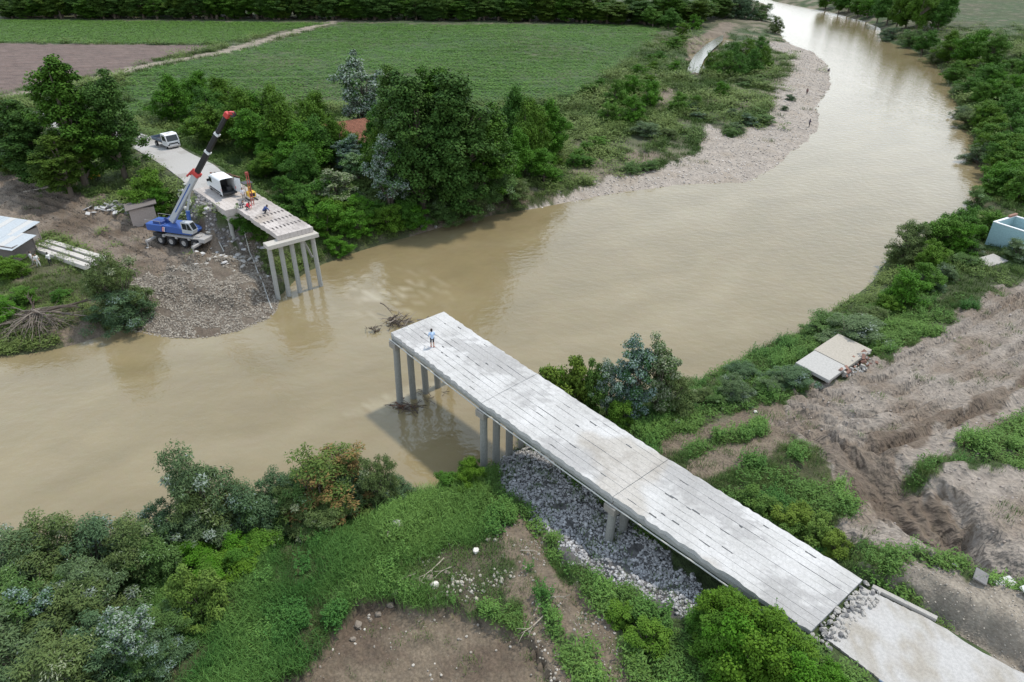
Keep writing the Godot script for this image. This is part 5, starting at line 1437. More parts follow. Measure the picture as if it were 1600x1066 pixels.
func build_people() -> void:
	var skin := Color(0.4, 0.24, 0.17)
	var hair := Color(0.03, 0.022, 0.018)
	var dark := Color(0.025, 0.027, 0.035)
	var def := func(top: Color, legs: Color, bare := true, shin := "legs") -> Dictionary:
		return {top = top, sleeve = top, legs = legs, skin = skin, hair = hair, shoe = Color(0.05, 0.04, 0.04), bare = bare, shin = shin}
	var c: Dictionary = def.call(Color(0.42, 0.55, 0.75), dark, true, "skin")
	c.shoe = Color(0.35, 0.06, 0.05)
	person(Vector3(-6.73, 7.24, -49.37), 1.9, "person in light blue shirt and dark shorts standing on the broken deck", standing(0.9, 0.06), c, 0.024)
	person(Vector3(-34.5, 7.66, -84.7), -0.9, "worker in pale shirt and grey trousers standing behind the white van", standing(0.3, 0.12), def.call(Color(0.6, 0.58, 0.6), Color(0.3, 0.26, 0.23)))
	person(Vector3(-33.0, 7.68, -81.6), -0.4, "worker in a red top crouching over the deck beside the drilling mast", crouching(), def.call(Color(0.6, 0.04, 0.06), dark, false))
	person(Vector3(-34.0, 7.66, -82.2), -0.5, "worker in grey clothes crouching next to the red-clad worker", crouching(), def.call(Color(0.22, 0.21, 0.22), Color(0.12, 0.11, 0.11), false))
	person(Vector3(-30.4, 7.72, -80.2), 0.4, "worker in dark blue crouching among the deck slots", crouching(), def.call(Color(0.05, 0.075, 0.22), dark, false))
	person(Vector3(-57.5, ground(-57.5, -75.8), -75.8), -0.5, "person dressed all in white walking beside the shrubs near the metal roofs", standing(0.2, 0.14), def.call(Color(0.66, 0.64, 0.62), Color(0.62, 0.6, 0.57)))
	person(Vector3(-58.3, ground(-58.3, -76.1), -76.1), 0.6, "person in white top and light trousers partly behind the shrubs", standing(0.5, 0.1), def.call(Color(0.62, 0.6, 0.6), Color(0.42, 0.39, 0.36)))
	person(Vector3(-56.3, ground(-56.3, -76.3), -76.3), 2.8, "person in white shirt and black trousers near the long concrete beams", standing(0.4, 0.06), def.call(Color(0.68, 0.66, 0.64), dark))
	person(Vector3(98.1, maxf(0.0, ground(98.1, -224.7)), -224.7), 0.2, "dark dressed person crouching at the tip of the gravel bar", crouching(), def.call(Color(0.04, 0.04, 0.06), dark, false))
	person(Vector3(77.7, ground(77.7, -187.8), -187.8), 1.2, "person in dark reddish clothes standing in the middle of the gravel bar", standing(0.1, 0.08), def.call(Color(0.12, 0.05, 0.045), Color(0.06, 0.045, 0.05), false))
	person(Vector3(65.9, maxf(0.0, ground(65.9, -154.4)), -154.4), 0.3, "person in dark clothes fishing at the gravel bar water edge", standing(0.9, 0.08), def.call(Color(0.05, 0.04, 0.07), dark, false))
	var rod := Shape.new()
	rod.tube([Vector3.ZERO, Vector3(1.3, 0.35, 0.05), Vector3(2.6, 0.6, 0.1)], [0.014, 0.01, 0.005], 5)
	var r := part("fishing_rod", rod.done(), M.rubber, self, Vector3(66.3, maxf(0.0, ground(65.9, -154.4)) + 1.12, -154.5), Basis(Vector3.UP, 0.3))
	tag(r, "thin dark fishing rod held by the person at the water edge", "fishing rod")

# ---------------------------------------------------------------- vehicles
func wheel(o: Node3D, at: Vector3, r: float, w: float, rim_m: Material) -> void:
	var ax := Vector3(0, 0, 1)
	var s := Shape.new()
	s.lathe(Vector3.ZERO, ax, [[-w / 2, r * 0.55], [-w / 2, r * 0.9], [-w * 0.36, r], [w * 0.36, r], [w / 2, r * 0.9], [w / 2, r * 0.55]], 20)
	var t := part("wheel", s.done(), M.rubber, o, at)
	s = Shape.new()
	s.lathe(Vector3.ZERO, ax, [[-w * 0.42, 0.0], [-w * 0.42, r * 0.56], [w * 0.42, r * 0.56], [w * 0.3, r * 0.42], [w * 0.36, r * 0.2], [w * 0.44, r * 0.18], [w * 0.44, 0.0]], 16)
	part("rim", s.done(), rim_m, t)

func beam_between(a: Vector3, b: Vector3, w: float, h: float, ch := 0.0) -> Shape:
	var s := Shape.new()
	var y := (b - a).normalized()
	var z := Vector3(0, 0, 1)
	var x := y.cross(z).normalized()
	s.box((a + b) * 0.5, Vector3(h, (b - a).length(), w), Basis(x, y, z), ch)
	return s

func build_crane() -> void:
	var at := Vector3(-42.6, ground(-42.6, -82.8) + 0.04, -82.8)
	var o := thing("mobile_crane", "blue and grey truck crane with raised black telescopic boom on outriggers", "crane", at, yaw_to(Vector3(0.956, 0, 0.293)))
	var s := Shape.new()
	s.box(Vector3(0, 1.0, 0), Vector3(8.4, 0.45, 1.3), Basis(), 0.03)
	part("chassis", s.done(), M.dark_metal, o)
	s = Shape.new()
	s.box(Vector3(1.3, 1.42, 0), Vector3(6.0, 0.22, 2.55), Basis(), 0.03)
	s.box(Vector3(3.9, 1.25, 0), Vector3(0.9, 0.5, 2.6), Basis(), 0.03)
	part("carrier_deck", s.done(), M.crane_grey, o)
	for sd in [-1, 1]:
		s = Shape.new()
		for x in [-1.9, 0.05, 1.98]:
			s.box(Vector3(x, 1.28, sd * 1.2), Vector3(0.35, 0.34, 0.24), Basis(), 0.02)
		s.box(Vector3(0.6, 1.5, sd * 1.29), Vector3(5.0, 0.06, 0.1))
		part("mudguard", s.done(), M.crane_grey, o)
		for x in [-2.6, -0.95, 1.0, 2.75]:
			wheel(o, Vector3(x, 0.62, sd * 1.08), 0.62, 0.42, M.crane_grey)
		for x in [-3.5, 3.5]:
			var g := thing_part("outrigger", o)
			part("beam", beam_between(Vector3(x, 0.92, sd * 0.9), Vector3(x, 0.8, sd * 2.5), 0.3, 0.26).done() if false else boxm(Vector3(0.3, 0.28, 1.6), 0.02), M.crane_grey, g, Vector3(x, 0.86, sd * 1.85))
			s = Shape.new()
			s.tube([Vector3(x, 1.1, sd * 2.55), Vector3(x, 0.12, sd * 2.55)], [0.09, 0.09], 10)
			part("jack", s.done(), M.crane_grey, g)
			s = Shape.new()
			s.lathe(Vector3(x, 0.0, sd * 2.55), Vector3.UP, [[0.0, 0.0], [0.0, 0.32], [0.1, 0.28], [0.12, 0.0]], 14)
			part("foot_pad", s.done(), M.crane_grey, g)
	# turntable and blue superstructure
	s = Shape.new()
	s.lathe(Vector3(-0.7, 1.5, 0), Vector3.UP, [[0.0, 0.95], [0.28, 0.95], [0.28, 0.0]], 24)
	part("turntable", s.done(), M.dark_metal, o)
	s = Shape.new()
	s.prism([Vector2(-1.7, 1.8), Vector2(2.4, 1.8), Vector2(2.5, 2.05), Vector2(1.2, 2.5), Vector2(-0.3, 2.65), Vector2(-1.7, 2.65)], -1.15, 1.15)
	part("slewing_body", s.done(), M.blue, o)
	s = Shape.new()
	s.box(Vector3(-3.1, 2.25, 0), Vector3(2.5, 0.95, 2.5), Basis(), 0.08)
	part("counterweight", s.done(), M.blue, o)
	s = Shape.new()
	s.box(Vector3(-2.6, 2.9, 0.6), Vector3(1.4, 0.4, 0.8), Basis(), 0.05)
	s.lathe(Vector3(-1.9, 2.9, -0.7), Vector3(0, 0, 1), [[0.0, 0.0], [0.0, 0.42], [0.06, 0.42], [0.06, 0.3], [0.8, 0.3], [0.8, 0.42], [0.86, 0.42], [0.86, 0.0]], 18)
	part("winch", s.done(), M.dark_blue, o)
	for k in 4:
		part("warning_stripe", boxm(Vector3(0.1, 0.62, 0.02)), M.white if k % 2 else M.red, o, Vector3(-1.78 + k * 0.1, 2.2, 1.262 if k < 5 else 0.0), Basis(Vector3(0, 0, 1), -0.3))
	# operator cab
	var c := thing_part("cab", o)
	s = Shape.new()
	s.prism([Vector2(1.2, 2.0), Vector2(2.75, 2.0), Vector2(2.95, 2.5), Vector2(2.5, 3.45), Vector2(1.2, 3.45)], 0.35, 1.2)
	part("cab_shell", s.done(), M.crane_white, c)
	s = Shape.new()
	s.prism([Vector2(1.38, 2.55), Vector2(2.02, 2.5), Vector2(2.02, 3.3), Vector2(1.38, 3.3)], 1.202, 1.215)
	s.prism([Vector2(2.1, 2.5), Vector2(2.78, 2.5), Vector2(2.42, 3.3), Vector2(2.1, 3.3)], 1.202, 1.215)
	part("side_window", s.done(), M.glass, c)
	s = Shape.new()
	s.quad(Vector3(2.94, 2.58, 0.42), Vector3(2.94, 2.58, 1.13), Vector3(2.56, 3.38, 1.13), Vector3(2.56, 3.38, 0.42))
	part("windscreen", s.done(), M.glass, c)
	# boom
	var A := Vector3(-1.15, 2.9, 0)
	var B := Vector3(10.9, 17.2, 0)
	var bm := thing_part("boom", o)
	part("base_section", beam_between(A, A.lerp(B, 0.46), 0.58, 0.74, 0.06).done(), M.crane_white, bm)
	s = beam_between(A.lerp(B, 0.1), A.lerp(B, 0.38), 0.6, 0.14)
	part("blue_stripe", s.done(), M.blue, bm)
	part("collar", beam_between(A.lerp(B, 0.455), A.lerp(B, 0.485), 0.8, 0.98, 0.06).done(), M.red, bm)
	s = Shape.new()
	s.tube([A.lerp(B, 0.44) + Vector3(-0.9, 0.1, 0.3), A.lerp(B, 0.49) + Vector3(-0.2, 0.4, 0.3)], [0.12, 0.1], 8)
	s.tube([A.lerp(B, 0.44) + Vector3(-0.9, 0.1, -0.3), A.lerp(B, 0.49) + Vector3(-0.2, 0.4, -0.3)], [0.12, 0.1], 8)
	part("jib_bracket", s.done(), M.red, bm)
	part("telescopic_section", beam_between(A.lerp(B, 0.485), A.lerp(B, 0.665), 0.5, 0.62, 0.05).done(), M.black, bm)
	part("section_ring", beam_between(A.lerp(B, 0.66), A.lerp(B, 0.675), 0.56, 0.68).done(), M.white, bm)
	part("telescopic_section", beam_between(A.lerp(B, 0.675), A.lerp(B, 0.82), 0.43, 0.53, 0.05).done(), M.black, bm)
	part("section_ring", beam_between(A.lerp(B, 0.815), A.lerp(B, 0.83), 0.5, 0.6).done(), M.white, bm)
	part("telescopic_section", beam_between(A.lerp(B, 0.83), A.lerp(B, 0.97), 0.36, 0.45, 0.05).done(), M.black, bm)
	var hd := thing_part("boom_head", o)
	part("head_plate", beam_between(A.lerp(B, 0.965), A.lerp(B, 1.0), 0.5, 0.62, 0.05).done(), M.red, hd)
	s = Shape.new()
	s.box(B + Vector3(0.45, 0.0, 0), Vector3(0.6, 0.38, 0.42), Basis(), 0.04)
	part("sheave_block", s.done(), M.red, hd)
	for z in [-0.16, 0.16]:
		s = Shape.new()
		s.lathe(B + Vector3(0.62, -0.12, z - 0.04), Vector3(0, 0, 1), [[0.0, 0.0], [0.0, 0.3], [0.08, 0.3], [0.08, 0.0]], 16)
		part("sheave", s.done(), M.dark_metal, hd)
	var up := Vector3(-0.85, 0.53, 0) * 0.42
	s = Shape.new()
	s.tube([Vector3(-1.9, 3.1, 0.1), A + up, A.lerp(B, 0.98) + up * 0.8], [0.02, 0.02, 0.02], 5)
	part("hoist_rope", s.done(), M.black, o)
	s = Shape.new()
	for z in [-1.2, 1.2]:
		s.tube([Vector3(-4.3, 2.75, z), Vector3(-4.3, 3.2, z), Vector3(-2.0, 3.2, z), Vector3(-2.0, 2.7, z)], [0.025, 0.025, 0.025, 0.025], 5)
	part("hand_rail", s.done(), M.crane_grey, o)
	s = Shape.new()
	s.box(Vector3(1.1, 1.62, -0.7), Vector3(1.2, 0.3, 0.8), Basis(), 0.03)
	s.box(Vector3(3.0, 1.6, 0.7), Vector3(0.9, 0.22, 0.6), Basis(), 0.03)
	part("tool_box", s.done(), M.crane_grey, o)
	s = Shape.new()
	s.tube([Vector3(1.5, 2.2, 0), Vector3(1.75, 4.6, 0)], [0.24, 0.24], 12)
	part("lift_cylinder", s.done(), M.blue, o)
	s = Shape.new()
	s.tube([Vector3(1.75, 4.6, 0), A.lerp(B, 0.36)], [0.12, 0.12], 10)
	part("cylinder_rod", s.done(), M.crane_white, o)

func thing_part(called: String, parent: Node) -> Node3D:
	var g := Node3D.new()
	g.name = called
	parent.add_child(g, true)
	return g

func build_van() -> void:
	var rear := Vector3(-36.95, 7.62, -86.5)
	var f := -BRIDGE_DIR
	var o := thing("delivery_van", "white panel van with open rear doors parked on the far bridge stub", "van", rear + f * 2.7, yaw_to(f))
	var prof := [Vector2(-2.7, 0.42), Vector2(2.5, 0.42), Vector2(2.68, 0.62), Vector2(2.62, 1.0), Vector2(1.95, 1.2), Vector2(1.32, 2.08), Vector2(-2.7, 2.1)]
	for sd in [-1, 1]:
		var s := Shape.new()
		s.prism(prof, sd * 0.99, sd * 0.92)
		var p := part("side_panel", s.done(), M.white, o)
		s = Shape.new()
		s.prism([Vector2(-2.3, 0.5), Vector2(1.6, 0.5), Vector2(1.6, 0.68), Vector2(-2.3, 0.68)], sd * 0.992, sd * 1.02)
		part("side_moulding", s.done(), M.rubber, p)
		s = Shape.new()
		s.prism([Vector2(0.35, 1.32), Vector2(1.65, 1.32), Vector2(1.12, 2.0), Vector2(0.35, 2.0)], sd * 0.991, sd * 1.0)
		part("cab_window", s.done(), M.glass, p)
		part("mirror", boxm(Vector3(0.14, 0.34, 0.26), 0.02), M.rubber, o, Vector3(1.5, 1.45, sd * 1.15))
		for x in [-1.75, 1.75]:
			wheel(o, Vector3(x, 0.34, sd * 0.86), 0.34, 0.24, M.crane_grey)
		s = Shape.new()
		s.box(Vector3(0.46, 1.32, 0), Vector3(0.95, 1.85, 0.05), Basis(), 0.02)
		part("rear_door", s.done(), M.white, o, Vector3(-2.7, 0.1, sd * 0.96), Basis(Vector3.UP, PI + sd * 0.5) if sd > 0 else Basis(Vector3.UP, PI - 0.25))
	var r := Shape.new()
	var rings := []
	for q in [[-0.99, 2.1, 2.08], [-0.95, 2.27, 2.2], [-0.82, 2.39, 2.3], [-0.5, 2.45, 2.36], [0.5, 2.45, 2.36], [0.82, 2.39, 2.3], [0.95, 2.27, 2.2], [0.99, 2.1, 2.08]]:      # rounded roof, falling away over the windscreen
		rings.append([Vector3(-2.7, q[1] - 0.03, q[0]), Vector3(-2.5, q[1], q[0]), Vector3(0.75, q[2] + 0.04, q[0]), Vector3(1.08, q[2] - 0.06, q[0] * 0.98), Vector3(1.3, minf(q[2], 2.14), q[0] * 0.95)])
	for k in 7:
		for j in 4:
			r.quad(rings[k][j], rings[k][j + 1], rings[k + 1][j + 1], rings[k + 1][j])
	part("roof", r.done(), M.white, o)
	r = Shape.new()
	r.quad(Vector3(1.28, 2.16, -0.85), Vector3(1.28, 2.16, 0.85), Vector3(1.96, 1.22, 0.88), Vector3(1.96, 1.22, -0.88))
	part("windscreen", r.done(), M.glass, o)
	r = Shape.new()
	r.prism([Vector2(1.9, 0.44), Vector2(2.5, 0.44), Vector2(2.66, 0.62), Vector2(2.6, 0.99), Vector2(1.94, 1.18)], -0.92, 0.92)
	part("bonnet", r.done(), M.white, o)
	part("load_floor", boxm(Vector3(4.6, 0.12, 1.84)), M.dark_metal, o, Vector3(-0.38, 0.5, 0))
	part("bulkhead", boxm(Vector3(0.05, 1.75, 1.82)), M.dark_metal, o, Vector3(0.3, 1.45, 0))
	part("rear_bumper", boxm(Vector3(0.2, 0.2, 1.95), 0.03), M.rubber, o, Vector3(-2.8, 0.46, 0))
	part("cargo", boxm(Vector3(0.8, 0.5, 0.6), 0.03), M.dark_metal, o, Vector3(-1.7, 0.82, 0.3))
	for sd in [-1, 1]:
		part("tail_light", boxm(Vector3(0.05, 0.35, 0.12), 0.01), M.red, o, Vector3(-2.72, 1.05, sd * 0.95))

func build_truck() -> void:
	var f := Vector3(0.76, 0, 0.65).normalized()
	var at := Vector3(-58.6, 0, -116.4)
	at.y = road_at(ROAD_FAR, Vector2(at.x, at.z)).y + 0.03
	var o := thing("flatbed_truck", "white cab truck with dark low flatbed parked at the road edge", "truck", at, yaw_to(f))
	var s := Shape.new()
	s.prism([Vector2(1.0, 0.6), Vector2(2.85, 0.6), Vector2(2.9, 1.35), Vector2(2.55, 2.35), Vector2(2.3, 2.5), Vector2(1.0, 2.5)], -1.05, 1.05)
	var cab := part("cab", s.done(), M.white, o)
	s = Shape.new()
	s.quad(Vector3(2.9, 1.4, -0.95), Vector3(2.9, 1.4, 0.95), Vector3(2.585, 2.28, 0.92), Vector3(2.585, 2.28, -0.92))
	part("windscreen", s.done(), M.glass, cab)
	part("grille", boxm(Vector3(0.04, 0.2, 1.5)), M.rubber, cab, Vector3(2.89, 1.0, 0))
	part("roof_hatch", boxm(Vector3(0.5, 0.06, 0.6), 0.02), M.crane_grey, cab, Vector3(1.75, 2.52, 0))
	part("front_bumper", boxm(Vector3(0.14, 0.28, 2.1), 0.03), M.crane_grey, o, Vector3(2.9, 0.55, 0))
	for sd in [-1, 1]:
		s = Shape.new()
		s.prism([Vector2(1.3, 1.4), Vector2(2.6, 1.4), Vector2(2.32, 2.2), Vector2(1.3, 2.2)], sd * 1.052, sd * 1.06)
		part("side_window", s.done(), M.glass, cab)
		part("headlight", boxm(Vector3(0.04, 0.18, 0.3), 0.01), M.glass, cab, Vector3(2.88, 0.8, sd * 0.82))
		part("mirror", boxm(Vector3(0.1, 0.35, 0.2), 0.02), M.rubber, o, Vector3(2.5, 1.75, sd * 1.2))
		part("sideboard", boxm(Vector3(3.6, 0.42, 0.05), 0.01), M.bluegrey, o, Vector3(-0.95, 1.28, sd * 1.05))
		for x in [-1.6, 1.95]:
			wheel(o, Vector3(x, 0.42, sd * 0.88), 0.42, 0.3, M.crane_grey)
	part("load_bed", boxm(Vector3(3.7, 0.16, 2.1), 0.02), M.dark_metal, o, Vector3(-0.95, 1.0, 0))
	part("tailboard", boxm(Vector3(0.05, 0.42, 2.05), 0.01), M.bluegrey, o, Vector3(-2.77, 1.28, 0))
	part("headboard", boxm(Vector3(0.06, 0.8, 2.05), 0.01), M.dark_metal, o, Vector3(0.85, 1.45, 0))
	part("frame", boxm(Vector3(5.2, 0.3, 0.8), 0.02), M.dark_metal, o, Vector3(0, 0.75, 0))

func build_rig() -> void:
	var at := Vector3(-33.9, 7.64, -85.6)
	var o := thing("drilling_rig", "yellow engine and dark frame with slender red drilling mast behind the van", "drilling rig", at, yaw_to(BRIDGE_DIR))
	for sd in [-1, 1]:
		part("skid", boxm(Vector3(2.2, 0.14, 0.16), 0.02), M.dark_metal, o, Vector3(0, 0.07, sd * 0.45))
		for x in [-0.8, -0.2]:
			part("post", boxm(Vector3(0.08, 1.9, 0.08)), M.crane_grey if sd > 0 else M.dark_metal, o, Vector3(x, 1.05, sd * 0.45))
	part("canopy", boxm(Vector3(1.2, 0.1, 1.2), 0.02), M.dark_metal, o, Vector3(-0.5, 2.05, 0))
	part("engine_cover", boxm(Vector3(0.95, 0.7, 0.9), 0.06), M.yellow, o, Vector3(0.35, 0.75, 0))
	part("engine_grille", boxm(Vector3(0.04, 0.4, 0.6)), M.rubber, o, Vector3(0.84, 0.75, 0))
	var s := Shape.new()
	s.tube([Vector3(0.5, 1.1, 0.2), Vector3(0.5, 1.75, 0.2)], [0.16, 0.14], 12)
	part("air_tank", s.done(), M.yellow, o)
	var m := thing_part("mast", o)
	for z in [-0.14, 0.14]:
		s = Shape.new()
		s.tube([Vector3(0.95, 3.5, z + 0.25), Vector3(2.7, 0.05, z + 0.85)], [0.05, 0.05], 6)
		part("mast_rail", s.done(), M.rust_red, m)
	for k in 9:
		var c := Vector3(0.95, 3.5, 0.25).lerp(Vector3(2.7, 0.05, 0.85), (k + 0.5) / 9.0)
		part("mast_rung", boxm(Vector3(0.05, 0.05, 0.3)), M.rust_red, m, c)
	part("mast_head", boxm(Vector3(0.3, 0.4, 0.4), 0.03), M.rust_red, m, Vector3(0.9, 3.6, 0.25))
	s = Shape.new()
	s.tube([Vector3(0.8, 1.0, 0.1), Vector3(1.7, 2.0, 0.5)], [0.06, 0.06], 8)
	part("mast_strut", s.done(), M.rubber, o)

# ---------------------------------------------------------------- other things
func branch_mesh(seed_: int, length: float, r0: float, twigs := 3) -> ArrayMesh:
	var r := RandomNumberGenerator.new()
	r.seed = seed_
	var s := Shape.new()
	var p := [Vector3.ZERO]
	var rad := [r0]
	var d := Vector3(0, 1, 0)
	for k in 5:
		d = (d + Vector3(r.randfn(), 0, r.randfn()) * 0.14).normalized()
		p.append(p[-1] + d * length / 5.0)
		rad.append(r0 * (1.0 - (k + 1) / 5.6))
	s.tube(p, rad, 6)
	for k in twigs:
		var a: Vector3 = p[2 + k % 3]
		var e := (d + Vector3(r.randfn(), r.randfn() * 0.3, r.randfn()) * 0.8).normalized()
		s.tube([a, a + e * length * 0.16 + Vector3(0, length * 0.02, 0), a + e * length * 0.3], [r0 * 0.4, r0 * 0.28, r0 * 0.08], 5)
	return s.done()

func drift_pile(at: Vector3, label: String, count: int, spread: Vector3, lmin: float, lmax: float, r0: float, m_a: Material, m_b: Material) -> void:
	var o := thing("driftwood", label, "driftwood", at)
	for k in count:
		var L := rng.randf_range(lmin, lmax)
		var d := Vector3(rng.randfn(), rng.randfn() * 0.16, rng.randfn() * 0.7).normalized()
		part("branch", branch_mesh(200 + k % 9, L, r0 * rng.randf_range(0.5, 1.2), 2), m_a if k % 3 else m_b, o, Vector3(rng.randfn() * spread.x, rng.randf() * spread.y, rng.randfn() * spread.z) - d * L * 0.5, aim(d))

func slab(called: String, at: Vector3, size: Vector3, e: Vector3, m: Material, label: String, category := "concrete slab", group := "") -> MeshInstance3D:
	var o := part(called, boxm(size, 0.02), m, self, at, Basis.from_euler(e))
	tag(o, label, category, group)
	return o

func build_things() -> void:
	# root wad and dead crown at the left water edge
	var rx := -50.6
	var rz := -63.6
	var o := thing("uprooted_tree", "uprooted dead tree with fanned grey branches on the water edge", "dead tree", Vector3(rx, ground(rx, rz), rz))
	for k in 64:
		var a := lerpf(-0.5, PI + 0.35, k / 63.0) + rng.randf_range(-0.08, 0.08)
		var L := rng.randf_range(2.6, 5.2)
		var d := Vector3(cos(a), rng.randf_range(-0.55, -0.1), sin(a) * 0.9)
		part("branch", branch_mesh(300 + k % 8, L, rng.randf_range(0.035, 0.075), 4), M.deadwood if k % 4 else M.deadwood_dark, o, Vector3(rng.randfn() * 0.3, 1.5 + rng.randf() * 0.6, rng.randfn() * 0.3), aim(d.normalized()))
	part("trunk", branch_mesh(320, 5.5, 0.28, 3), M.deadwood_dark, o, Vector3(0, 1.6, 0), aim(Vector3(0.95, 0.1, -0.3)))
	part("trunk", branch_mesh(321, 6.5, 0.2, 2), M.deadwood, o, Vector3(-0.6, 1.8, -0.4), aim(Vector3(0.98, -0.06, -0.12)))
	part("root", branch_mesh(322, 2.4, 0.16, 5), M.deadwood_dark, o, Vector3(0, 1.6, 0), aim(Vector3(-0.4, 0.8, -0.4)))
	drift_pile(Vector3(-12.6, 0.0, -66.0), "tangle of driftwood caught in the current off the broken deck end", 46, Vector3(1.0, 0.8, 0.6), 1.2, 3.0, 0.07, M.deadwood_dark, M.deadwood)
	drift_pile(Vector3(-15.2, 0.0, -64.6), "small clump of driftwood apart from the larger tangle", 16, Vector3(0.35, 0.5, 0.3), 0.6, 1.3, 0.06, M.deadwood_dark, M.deadwood_dark)
	drift_pile(Vector3(-9.7, 0.0, -50.3), "dark driftwood wrapped round the outermost pile of the standing bridge", 30, Vector3(0.75, 0.35, 0.35), 0.8, 2.0, 0.06, M.deadwood_dark, M.rust)
	drift_pile(Vector3(-7.6, 0.0, -52.2), "thin twigs lodged between the inner piles of the standing bridge", 12, Vector3(0.9, 0.15, 0.5), 0.8, 1.8, 0.03, M.deadwood_dark, M.deadwood_dark)
	var sticks := [[1.6, -28.0, 2.2, 0.5, "forked pale branch lying on the dried mud"], [1.9, -26.6, 2.6, 2.3, "long bleached branch lying across the dried mud"], [-4.5, -31.2, 3.2, 1.9, "dead branch leaning in the trampled clearing"], [-3.9, -30.4, 1.8, 2.6, "short broken branch among the pale stones"],
		[-8.6, -33.6, 1.4, 1.2, "stick standing beside the rounded boulder"], [0.6, -31.8, 1.5, 0.4, "curved stick beside the wheel tracks"], [-6.2, -29.9, 1.4, 2.6, "bleached stick on the rim of the mud pit"]]
	for k in sticks.size():
		var q: Array = sticks[k]
		var b := part("branch", branch_mesh(400 + k, q[2], 0.05, 4), M.deadwood_pale, self, Vector3(q[0], ground(q[0], q[1]) + 0.08, q[1]), aim(Vector3(cos(q[3]), 0.16, sin(q[3]))))
		tag(b, q[4], "branch")
	# long beams laid side by side
	var bd := Vector3(0.87, 0, 0.5).normalized()
	for k in 3:
		var c := Vector3(-55.9 + k * 0.52, 0, -77.6 - k * 0.9)
		c.y = ground(c.x, c.z) + 0.36
		slab("concrete_beam", c, Vector3(11.5, 0.55, 0.72), Vector3(0, yaw_to(bd) + 0.015 * k, 0), M.beam_stack, ["long whitish precast beam nearest the willow and riverside weeds", "middle one of three long precast beams on the ground", "long precast beam on the churned earth side of three"][k], "concrete beam", "precast beams on the ground")
	# heap of broken slabs
	var hp := Vector3(-56.6, 0, -94.0)
	hp.y = ground(hp.x, hp.z)
	o = thing("slab_heap", "heap of broken white and grey slabs between the bush and the hut", "rubble heap", hp)
	for k in 90:
		var q := Vector3(rng.randfn() * 1.9, 0, rng.randfn() * 1.1)
		q.y = maxf(0.05, 0.9 - q.length() * 0.33) * rng.randf_range(0.3, 1.0)
		part("slab_piece", boxm(Vector3(rng.randf_range(0.35, 1.1), 0.12, rng.randf_range(0.3, 0.7))), M.white_rubble if k % 3 else M.rubble_dark, o, q, Basis.from_euler(Vector3(rng.randfn() * 0.4, rng.randf() * TAU, rng.randfn() * 0.4)))
	# more concrete lumps along the embankment and round the crane
	for k in 60:
		var x := rng.randf_range(-41, -30)
		var z := rng.randf_range(-84, -76)
		if zone(x, z) not in [5, 6, 14]:
			continue
		var s := rng.randf_range(0.3, 0.95)
		var q := part("concrete_lump", stone_mesh(130 + k % 8, 0.4, 1), M.rubble if k % 2 else M.white_rubble, self, Vector3(x, ground(x, z) + s * 0.08, z), Basis.from_euler(Vector3(rng.randfn() * 0.2, rng.randf() * TAU, rng.randfn() * 0.2)) * Basis.from_scale(Vector3(s, s, s * 1.3)))
		tag(q, "broken concrete lump on the stone fill beside the crane", "rubble", "concrete lumps by the crane")
	for k in 26:
		var t := rng.randf()
		var x := lerpf(-43.2, -46.0, t) + rng.randf_range(-0.9, 0.9)
		var z := lerpf(-86.5, -93.0, t) + rng.randf_range(-0.9, 0.9)
		var s := rng.randf_range(0.4, 0.9)
		var q := part("pale_block", stone_mesh(140 + k % 8, 0.7, 1), M.white_rubble, self, Vector3(x, ground(x, z) + s * 0.15, z), Basis.from_euler(Vector3(0, rng.randf() * TAU, 0)) * Basis.from_scale(Vector3(s, s, s)))
		tag(q, "pale concrete block dumped on the road embankment behind the crane", "rubble", "pale blocks behind the crane")
	# hut
	var hx := -50.6
	var hz := -89.2
	o = thing("hut", "small plastered hut with slanting dark slab roof beside the crane", "hut", Vector3(hx, ground(hx, hz) - 0.1, hz), 0.5)
	o.scale = Vector3.ONE * 1.2
	for w in [[Vector3(0, 1.05, 0.95), Vector3(2.6, 2.1, 0.12)], [Vector3(0, 1.05, -0.95), Vector3(2.6, 2.1, 0.12)], [Vector3(-1.24, 1.05, 0), Vector3(0.12, 2.1, 1.78)], [Vector3(1.24, 1.05, 0), Vector3(0.12, 2.1, 1.78)]]:
		part("wall", boxm(w[1], 0.01), M.plaster, o, w[0])
	part("roof", boxm(Vector3(3.3, 0.12, 2.6), 0.02), M.roof_dark, o, Vector3(0, 2.28, 0), Basis(Vector3(0, 0, 1), 0.12))
	# house with red tiled roofs among the trees
	o = thing("house", "house with orange-red tiled gable roof half hidden in the grove", "house", Vector3(-29.2, 2.9, -121.5), 0.6)
	gable(o, 9.0, 7.0, 3.6, 2.6, M.tile)
	o = thing("annex", "low building with brownish hipped tile roof beside the tiled house", "house", Vector3(-23.6, 2.9, -117.6), 0.25)
	gable(o, 5.0, 4.6, 2.9, 1.5, M.tile_brown)
	# sheet metal roofs at the left edge
	for k in 2:
		var sx := -65.0 + k * 1.4
		var sz := -82.6 + k * 3.4
		o = thing("metal_shed", ["shed with pale blue-grey metal sheet roof farther from the river", "shed with weathered light grey sheet roof next to the shrubs"][k], "shed", Vector3(sx, ground(sx, sz) - 0.1, sz), -0.32)
		for j in 8:
			part("roof_sheet", boxm(Vector3(0.98, 0.05, 3.7)), M.sheet if (j + k) % 3 else M.sheet_b, o, Vector3(-3.5 + j * 1.0, 2.3 - k * 0.25 + 0.012 * (j % 2), 0), Basis(Vector3(1, 0, 0), 0.16))
